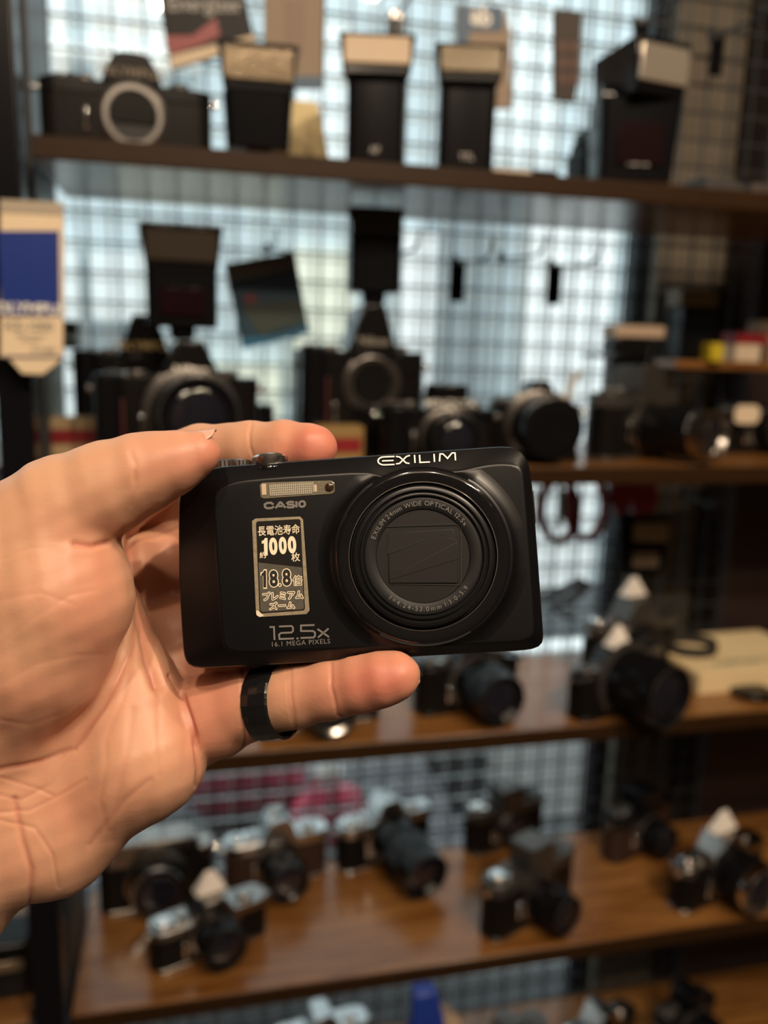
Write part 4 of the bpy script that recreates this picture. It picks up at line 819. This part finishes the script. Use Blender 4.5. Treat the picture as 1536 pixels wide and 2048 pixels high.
# shutter button with zoom lever, mode dial on the top face
tb = cp(541, 934, -9e-3)
MB().lathe([(-0.0034, 0.0050), (-0.0026, 0.0062), (-0.0010, 0.0068), (-0.0002, 0.0066), (0.0002, 0.0052)], (tb.x, tb.y - 0.0002, -0.0086), (0, 1, 0), 48).build('button_collar', gloss_b, cc)
MB().lathe([(-0.0005, 0.0046), (0.0004, 0.0052), (0.0028, 0.0054), (0.0034, 0.0049), (0.0035, 0.003)], (tb.x, tb.y, -0.0088), (0, 1, 0), 36, knurl=0.03).build('zoom_lever', mat('lever_chrome', (0.85, 0.81, 0.77), 0.22, metal=1.0), cc, label='chrome zoom lever ring')
MB().lathe([(0.0025, 0.0036), (0.0038, 0.0036), (0.0041, 0.003)], (tb.x, tb.y, -0.0088), (0, 1, 0), 40).build('shutter_button', silver, cc)
td = cp(463, 931, -13e-3)
MB().lathe([(-0.0015, 0.0062), (0.0010, 0.0062), (0.0014, 0.0056)], (td.x, td.y, -0.013), (0, 1, 0), 60, knurl=0.05).build('mode_dial', silver_d, cc, label='knurled metal mode dial')
MB().box((cp(1066, 1100, -10e-3).x + 0.0008, 0.012, -0.0125), (0.0012, 0.010, 0.005)).build('strap_eyelet', charcoal, cc, bevel=0.0003)

# ------------------------------------------------------------------ the hand: one continuous skin, grown from a distance field
def N(px, py, d, rpx): return (np.array(((px - 768) / F * d, (py - 1024) / F * d, d)), rpx * d / F)
PALM = [  # pairs of nodes, blending radius
    (N(-420, 2150, .262, 165), N(-60, 1700, .262, 150)), (N(-420, 2060, .255, 160), N(-80, 1600, .258, 160)),
    (N(-80, 1640, .260, 160), N(108, 1662, .262, 112)), (N(108, 1660, .262, 112), N(289, 1512, .258, 108)),
    (N(289, 1512, .258, 108), N(262, 1392, .262, 88)), (N(262, 1392, .262, 86), N(205, 1225, .268, 75)),
    (N(-60, 1620, .262, 140), N(170, 1480, .268, 120)), (N(170, 1480, .268, 115), N(180, 1260, .275, 95)),
    (N(-150, 1330, .252, 165), N(-230, 1700, .258, 165)), (N(-230, 1700, .258, 165), N(-420, 2000, .260, 170)),
    (N(-80, 1560, .256, 150), N(60, 1380, .262, 140)), (N(60, 1380, .262, 130), N(150, 1100, .278, 95)),
]
THENAR = [(N(-30, 1450, .250, 130), N(60, 1300, .243, 148)), (N(60, 1300, .243, 148), N(112, 1195, .240, 146)), (N(112, 1195, .240, 140), N(110, 1080, .240, 120))]
THUMB = [(N(-170, 1300, .247, 180), N(-40, 1175, .245, 188)), (N(-40, 1175, .245, 186), N(127, 1024, .240, 109)), (N(127, 1024, .240, 109), N(215, 975, .238, 88)), (N(215, 975, .238, 88), N(288, 944, .237, 75)),
         (N(288, 944, .237, 75), N(350, 924, .236, 57)), (N(350, 924, .236, 57), N(398, 906, .236, 43))]
PINKY = [(N(290, 1330, .286, 80), N(400, 1345, .288, 76)), (N(400, 1345, .286, 72), N(480, 1380, .276, 60)), (N(300, 1420, .274, 92), N(372, 1452, .272, 88)), (N(372, 1452, .272, 88), N(432, 1430, .264, 84)), (N(432, 1430, .264, 82), N(500, 1408, .259, 70)), (N(500, 1408, .259, 70), N(590, 1391, .253, 63)),
         (N(590, 1391, .253, 63), N(665, 1378, .248, 59)), (N(665, 1378, .248, 59), N(725, 1366, .244, 57)), (N(725, 1366, .244, 57), N(768, 1357, .2412, 53)), (N(768, 1357, .2412, 53), N(794, 1351, .240, 47))]
RINGF = [(N(250, 1290, .285, 85), N(345, 1265, .292, 74)), (N(345, 1265, .292, 72), N(480, 1245, .292, 62)), (N(480, 1245, .292, 60), N(600, 1240, .288, 54)), (N(600, 1240, .288, 54), N(700, 1235, .280, 48))]
MIDF = [(N(250, 1040, .304, 60), N(420, 1000, .308, 56)), (N(300, 1190, .306, 60), N(480, 1165, .306, 56)), (N(220, 1160, .288, 85), N(330, 1120, .302, 72)), (N(330, 1120, .302, 70), N(480, 1085, .297, 62)), (N(480, 1085, .295, 60), N(620, 1070, .290, 54)), (N(620, 1070, .290, 54), N(740, 1065, .281, 48))]
INDEX = [(N(170, 1030, .284, 88), N(300, 950, .288, 70)), (N(300, 950, .288, 68), N(400, 903, .280, 54)), (N(400, 903, .280, 52), N(500, 894, .271, 51)), (N(500, 894, .271, 49), N(570, 893, .266, 51)), (N(570, 893, .266, 50), N(622, 895, .263, 46)),
         (N(622, 895, .263, 45), N(633, 896, .263, 40))]
HM = np.array(MCi.to_3x3()) @ RW @ np.diag((1, -1, 1)); CAMR = HM; CAMT = np.array(MCi @ Vector(EYE))
_x0, _x1, _y0, _y1 = min(p[0] for p in LA), max(p[0] for p in LA), min(p[1] for p in LA), max(p[1] for p in LA)
BOXC = np.array(((_x0 + _x1) / 2, (_y0 + _y1) / 2 - 0.0004, -0.0132)); BOXH = np.array(((_x1 - _x0) / 2 - 0.0006, (_y1 - _y0) / 2 - 0.0008, 0.0118))
def cone(Pt, a, b):
    (pa, ra), (pb, rb) = a, b; ab = pb - pa; L2 = ab.dot(ab)
    q = Pt - pa; t = np.clip((q @ ab) / L2, 0, 1)
    return np.linalg.norm(q - t[..., None] * ab, axis=-1) - (ra + (rb - ra) * t)
def smin(a, b, k):
    h = np.clip(0.5 + 0.5 * (b - a) / k, 0, 1); return b * (1 - h) + a * h - k * h * (1 - h)
def chain(Pt, L, k):
    d = None
    for a, b in L:
        c_ = cone(Pt, a, b); d = c_ if d is None else smin(d, c_, k)
    return d
def field(Pt):
    palm = chain(Pt, PALM, 0.010)
    th = smin(chain(Pt, THENAR, 0.006), chain(Pt, THUMB, 0.004), 0.0025)
    d = smin(palm, th, 0.0035)
    for f_, k in ((PINKY, 0.0012), (RINGF, 0.003), (MIDF, 0.003), (INDEX, 0.003)):
        d = smin(d, chain(Pt, f_, 0.0022), k)
    q = Pt @ CAMR.T + CAMT - BOXC                         # flesh gives way where it presses on the camera
    a = np.abs(q) - (BOXH - 0.003)
    bx = np.linalg.norm(np.maximum(a, 0), axis=-1) + np.minimum(a.max(-1), 0) - 0.003
    return -smin(-d, bx, 0.0008)
import openvdb
h = 0.0009
lo = np.array((-0.222, -0.035, 0.205)); hi = np.array((0.012, 0.205, 0.318)); n = ((hi - lo) / h).astype(int)
gx, gy, gz = (lo[i] + h * np.arange(n[i]) for i in range(3))
vol = np.empty(n, np.float32)
for i in range(0, n[0], 24):
    g = np.stack(np.meshgrid(gx[i:i + 24], gy, gz, indexing='ij'), -1).astype(np.float32); vol[i:i + 24] = field(g)
grid = openvdb.FloatGrid(background=1.0); grid.copyFromArray(vol)
pts, quads = grid.convertToQuads(0.0)
pts = np.array(pts, float) * h + lo
def to_world(p): return EYE + np.stack((p[:, 0], -p[:, 1], p[:, 2]), 1) @ RW.T
me = bpy.data.meshes.new('hand'); me.from_pydata(pts.tolist(), [], quads.tolist())
tmp = bpy.data.objects.new('tmp_hand', me); C.objects.link(tmp)
sm = tmp.modifiers.new('s', 'SMOOTH'); sm.iterations = 2; sm.factor = 0.5
sb = tmp.modifiers.new('sub', 'SUBSURF'); sb.levels = 1
bpy.context.view_layer.update()
me2 = bpy.data.meshes.new_from_object(tmp.evaluated_get(bpy.context.evaluated_depsgraph_get()))
bpy.data.objects.remove(tmp); bpy.data.meshes.remove(me)
nv = len(me2.vertices); co = np.empty(nv * 3); me2.vertices.foreach_get('co', co); co = co.reshape(-1, 3)
no = np.empty(nv * 3); me2.vertices.foreach_get('normal', no); no = no.reshape(-1, 3)
e_ = 0.0004   # outward normals from the field
g = np.stack([field(co + np.eye(3)[i] * e_) - field(co - np.eye(3)[i] * e_) for i in range(3)], 1); g /= np.linalg.norm(g, axis=1)[:, None] + 1e-12
sx = 768 + F * co[:, 0] / co[:, 2]; sy = 1024 + F * co[:, 1] / co[:, 2]
facing_v = np.clip(-g[:, 2] * 2.5, 0, 1)
def poly_dist(poly):
    best = np.full(nv, 1e9)
    for (x0, y0), (x1, y1) in zip(poly[:-1], poly[1:]):
        dx, dy = x1 - x0, y1 - y0; t = np.clip(((sx - x0) * dx + (sy - y0) * dy) / (dx * dx + dy * dy), 0, 1)
        best = np.minimum(best, np.hypot(sx - x0 - t * dx, sy - y0 - t * dy))
    return best
CREASES = [  # traced fold lines: points, depth in mm, width in px, which depth range (m)
    ([(273, 1240), (262, 1300), (234, 1364), (203, 1419), (148, 1497), (78, 1524), (0, 1540)], 0.5, 6), ([(215, 1086), (182, 1093), (150, 1088)], 0.7, 6),
    ([(340, 1352), (366, 1394), (389, 1465), (398, 1540), (394, 1572)], 1.2, 5), ([(258, 1075), (272, 1160), (286, 1250), (297, 1320), (316, 1372)], 2.2, 11), ([(215, 1660), (200, 1600), (214, 1530), (212, 1480), (245, 1400), (265, 1310)], 0.15, 7),
    ([(312, 1345), (316, 1400), (318, 1480), (320, 1550)], 0.15, 7), ([(150, 1500), (100, 1570), (40, 1600), (0, 1590)], 0.16, 4), ([(170, 1560), (120, 1590), (60, 1620), (0, 1625)], 0.2, 4),
    ([(0, 1555), (70, 1575), (105, 1590)], 0.16, 4), ([(30, 1600), (45, 1680), (62, 1740), (60, 1812)], 0.6, 6), ([(0, 1640), (70, 1655), (105, 1710), (117, 1775)], 0.2, 4),
    ([(265, 1420), (255, 1500), (235, 1590), (225, 1680)], 0.14, 8), ([(355, 1400), (372, 1480), (360, 1560)], 0.12, 8), ([(180, 1690), (250, 1600), (300, 1560)], 0.2, 6),
    ([(505, 840), (499, 868), (500, 895), (512, 925)], 0.25, 3.5), ([(620, 842), (612, 880)], 0.0, 4),
    ([(486, 1325), (487, 1400), (490, 1495)], 0.5, 4), ([(581, 1325), (582, 1390), (592, 1465)], 0.2, 3.5), ([(574, 1340), (576, 1400), (585, 1450)], 0.12, 3), ([(662, 1325), (663, 1375), (676, 1430), (684, 1436)], 0.28, 3.5),
    ([(269, 945), (272, 975), (262, 1010)], 0.12, 5), ([(200, 882), (205, 895)], 0.0, 4), ([(262, 905), (272, 930), (270, 960)], 0.15, 6), ([(330, 868), (338, 885)], 0.0, 3),
    ([(0, 1200), (80, 1185), (150, 1210)], 0.08, 5), ([(0, 1290), (60, 1240), (140, 1190), (190, 1180)], 0.07, 4), ([(0, 1370), (70, 1330), (150, 1310), (230, 1310)], 0.06, 5), ([(0, 1120), (60, 1095), (130, 1100)], 0.08, 5),
    ([(0, 1440), (60, 1450), (120, 1430), (190, 1380)], 0.08, 5),
]
disp = np.zeros(nv); red_shade_a = np.zeros(nv)
for poly, dep, wd in CREASES:
    d_ = poly_dist(poly); k_ = np.exp(-(d_ / wd) ** 2) * facing_v; disp -= dep * 1e-3 * k_
    disp += dep * 0.10e-3 * np.exp(-((d_ - 2.2 * wd) / (1.5 * wd)) ** 2) * facing_v; red_shade_a += 0.8 * min(0.7, dep) * np.exp(-(d_ / (wd * 0.6)) ** 2) * facing_v  # creases redder, with their shade also put into the skin colour
# gentle mounds, tendons, fine unevenness
disp += 0.00014 * np.sin(sx * 0.045 + np.sin(sy * 0.011) * 2) * np.clip((sy - 1250) / 200, 0, 1) * np.clip((500 - sx) / 200, 0, 1)
disp += 0.00012 * np.sin(sx * 0.09 + sy * 0.05) * np.sin(sy * 0.07 - sx * 0.03)
# flatten the thumb tip pad side where the nail sits
co2 = co + g * disp[:, None]
me2.vertices.foreach_set('co', to_world(co2).ravel())
# blood under the skin: redder fingertips, thenar and finger bases
def around(cx, cy, rx, ry, dlo=0.0, dhi=1.0): return np.exp(-(((sx - cx) / rx) ** 2 + ((sy - cy) / ry) ** 2)) * ((co[:, 2] > dlo) & (co[:, 2] < dhi))
red_shade_a += 0.75 * around(640, 892, 60, 50) + 0.55 * around(600, 900, 90, 60) + 0.55 * around(430, 900, 60, 60, 0, .25) + 0.35 * around(350, 930, 90, 50, 0, .25) + 0.65 * around(790, 1350, 110, 70) + 0.45 * around(700, 1380, 110, 60)
red_shade_a += 0.55 * around(420, 1420, 90, 120) + 0.40 * around(190, 1200, 90, 160, 0, .25) + 0.35 * around(70, 1420, 150, 80) + 0.35 * around(340, 1180, 80, 200, .26, 1) + 0.25 * around(150, 1640, 160, 120)
at = me2.attributes.new('flush_crease_shade', 'FLOAT', 'POINT'); at.data.foreach_set('value', np.clip(red_shade_a, 0, 1.3).astype(np.float32))
me2.polygons.foreach_set('use_smooth', [True] * len(me2.polygons))
# make the faces point outwards
pn = me2.polygons[0]; v0 = np.array(pn.normal); gi = to_world(np.array([g[pn.vertices[0]]]))[0] - EYE
if v0.dot(gi) < 0: me2.flip_normals()
me2.name = 'hand'
skin = bpy.data.materials.new('skin'); skin.use_nodes = True; nt = skin.node_tree; b = nt.nodes['Principled BSDF']
def nd(t, **k):
    x = nt.nodes.new(t)
    for a_, v_ in k.items(): x.inputs[a_].default_value = v_
    return x
tc = nd('ShaderNodeTexCoord'); a1 = nt.nodes.new('ShaderNodeAttribute'); a1.attribute_name = 'flush_crease_shade'
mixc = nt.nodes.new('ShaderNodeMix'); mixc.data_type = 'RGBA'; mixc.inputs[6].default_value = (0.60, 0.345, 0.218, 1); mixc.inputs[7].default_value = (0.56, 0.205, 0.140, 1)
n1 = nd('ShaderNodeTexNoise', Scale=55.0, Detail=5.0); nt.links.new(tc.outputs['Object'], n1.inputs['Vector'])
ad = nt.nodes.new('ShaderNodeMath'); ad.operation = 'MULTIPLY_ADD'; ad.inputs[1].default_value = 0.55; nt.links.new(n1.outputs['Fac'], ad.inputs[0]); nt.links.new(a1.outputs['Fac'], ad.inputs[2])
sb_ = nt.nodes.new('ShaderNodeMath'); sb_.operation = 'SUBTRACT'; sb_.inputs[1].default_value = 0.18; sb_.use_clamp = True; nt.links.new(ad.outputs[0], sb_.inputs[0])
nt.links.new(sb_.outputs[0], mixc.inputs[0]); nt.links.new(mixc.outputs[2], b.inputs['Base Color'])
b.inputs['Roughness'].default_value = 0.46; b.inputs['Subsurface Weight'].default_value = 0.6; b.inputs['Subsurface Radius'].default_value = (1.0, 0.32, 0.16); b.inputs['Subsurface Scale'].default_value = 0.0035
b.inputs['Specular IOR Level'].default_value = 0.40
mp = nt.nodes.new('ShaderNodeMapping'); mp.inputs['Scale'].default_value = (1, 1, 1); mp.inputs['Rotation'].default_value = (0, R_(35), 0); nt.links.new(tc.outputs['Object'], mp.inputs[0])
wv = nd('ShaderNodeTexWave', Scale=520.0, Distortion=6.0, Detail=2.0); wv.inputs['Detail Scale'].default_value = 0.35; nt.links.new(mp.outputs[0], wv.inputs['Vector'])
vo = nd('ShaderNodeTexVoronoi', Scale=620.0); vo.feature = 'DISTANCE_TO_EDGE'; nt.links.new(tc.outputs['Object'], vo.inputs['Vector'])
mp2 = nt.nodes.new('ShaderNodeMapping'); mp2.inputs['Scale'].default_value = (0.35, 1, 1.6); mp2.inputs['Rotation'].default_value = (0, R_(-30), 0); nt.links.new(tc.outputs['Object'], mp2.inputs[0])
n3 = nd('ShaderNodeTexNoise', Scale=210.0, Detail=4.0); nt.links.new(mp2.outputs[0], n3.inputs['Vector'])
b1 = nd('ShaderNodeBump', Strength=0.07, Distance=0.00008); nt.links.new(wv.outputs['Fac'], b1.inputs['Height'])
b2 = nd('ShaderNodeBump', Strength=0.20, Distance=0.00012); nt.links.new(vo.outputs['Distance'], b2.inputs['Height']); nt.links.new(b1.outputs[0], b2.inputs['Normal'])
b3 = nd('ShaderNodeBump', Strength=0.20, Distance=0.0004); nt.links.new(n3.outputs['Fac'], b3.inputs['Height']); nt.links.new(b2.outputs[0], b3.inputs['Normal']); nt.links.new(b3.outputs[0], b.inputs['Normal'])
me2.materials.clear(); me2.materials.append(skin)
hand = bpy.data.objects.new('hand', me2); C.objects.link(hand)
tag(hand, 'bare left hand of a person, palm to the viewer, gripping the compact camera', 'hand')
# nails
nail_m = mat('fingernail', (0.66, 0.38, 0.28), 0.32, coat=0.2)
def nail(c, ax, nv_, L, Wd, curve, name='thumb_nail', th=0.0006):
    """curved plate: c centre, ax towards the tip, nv_ outward"""
    ax = Vector(ax).normalized(); nv_ = Vector(nv_); nv_ = (nv_ - ax * nv_.dot(ax)).normalized(); s = ax.cross(nv_); vs = []; fs = []; n1_, n2_ = 14, 12
    for i in range(n1_ + 1):
        u = -1 + 2 * i / n1_; wl = math.sqrt(max(0.0, 1 - max(0, abs(u) - 0.35) ** 2 / 0.55)) if u > 0 else math.sqrt(max(0.05, 1 - max(0, abs(u) - 0.5) ** 2 / 0.4))
        for j in range(n2_ + 1):
            v = (-1 + 2 * j / n2_) * wl; vs.append(Vector(c) + ax * (u * L / 2) + s * (curve * math.sin(v * Wd / 2 / curve)) - nv_ * (curve * (1 - math.cos(v * Wd / 2 / curve)) + 0.0003 * u * u))
    for i in range(n1_):
        for j in range(n2_): a = i * (n2_ + 1) + j; fs.append((a, a + 1, a + n2_ + 2, a + n2_ + 1))
    o = MB().add(vs, fs).build(name, nail_m, hand); o.modifiers.new('thick', 'SOLIDIFY').thickness = th
    return o
def wdir(x, y, z): return Vector(RW @ np.array((x, y, z)))     # camera-space direction (right, up, forward)
nail(P(386, 862, 0.2358), wdir(1, 0.13, 0.0), wdir(-0.15, 1, -0.30), 0.0122, 0.0112, 0.0064, th=0.0004)
nail(P(636, 892, 0.2688), wdir(1, 0, -0.18), wdir(0.25, 0.25, 1), 0.0105, 0.0095, 0.0062, 'index_nail')
nail(P(806, 1349, 0.2462), wdir(1, 0.1, -0.22), wdir(0.25, 0, 1), 0.0100, 0.0095, 0.0064, 'little_finger_nail')
# black ring on the little finger
rc = P(545, 1404, 0.2560)
ra = wdir(1, 0.17, -0.42).normalized(); q = ra.to_track_quat('Z', 'Y').to_matrix()
band = MB().lathe([(-0.0042, 0.0103), (-0.0046, 0.0108), (-0.0040, 0.0113), (-0.0015, 0.0116), (0.0015, 0.0116), (0.0040, 0.0113), (0.0046, 0.0108), (0.0042, 0.0103), (0, 0.0101), (-0.0042, 0.0103)], rc, ra, 22, cap=False)
rg = band.build('finger_ring', mat('carbon_black', (0.008, 0.008, 0.009), 0.16, coat=0.7, bump=0.5, bscale=420), None, angle=5)
tag(rg, 'glossy black faceted ring worn on the little finger', 'ring')
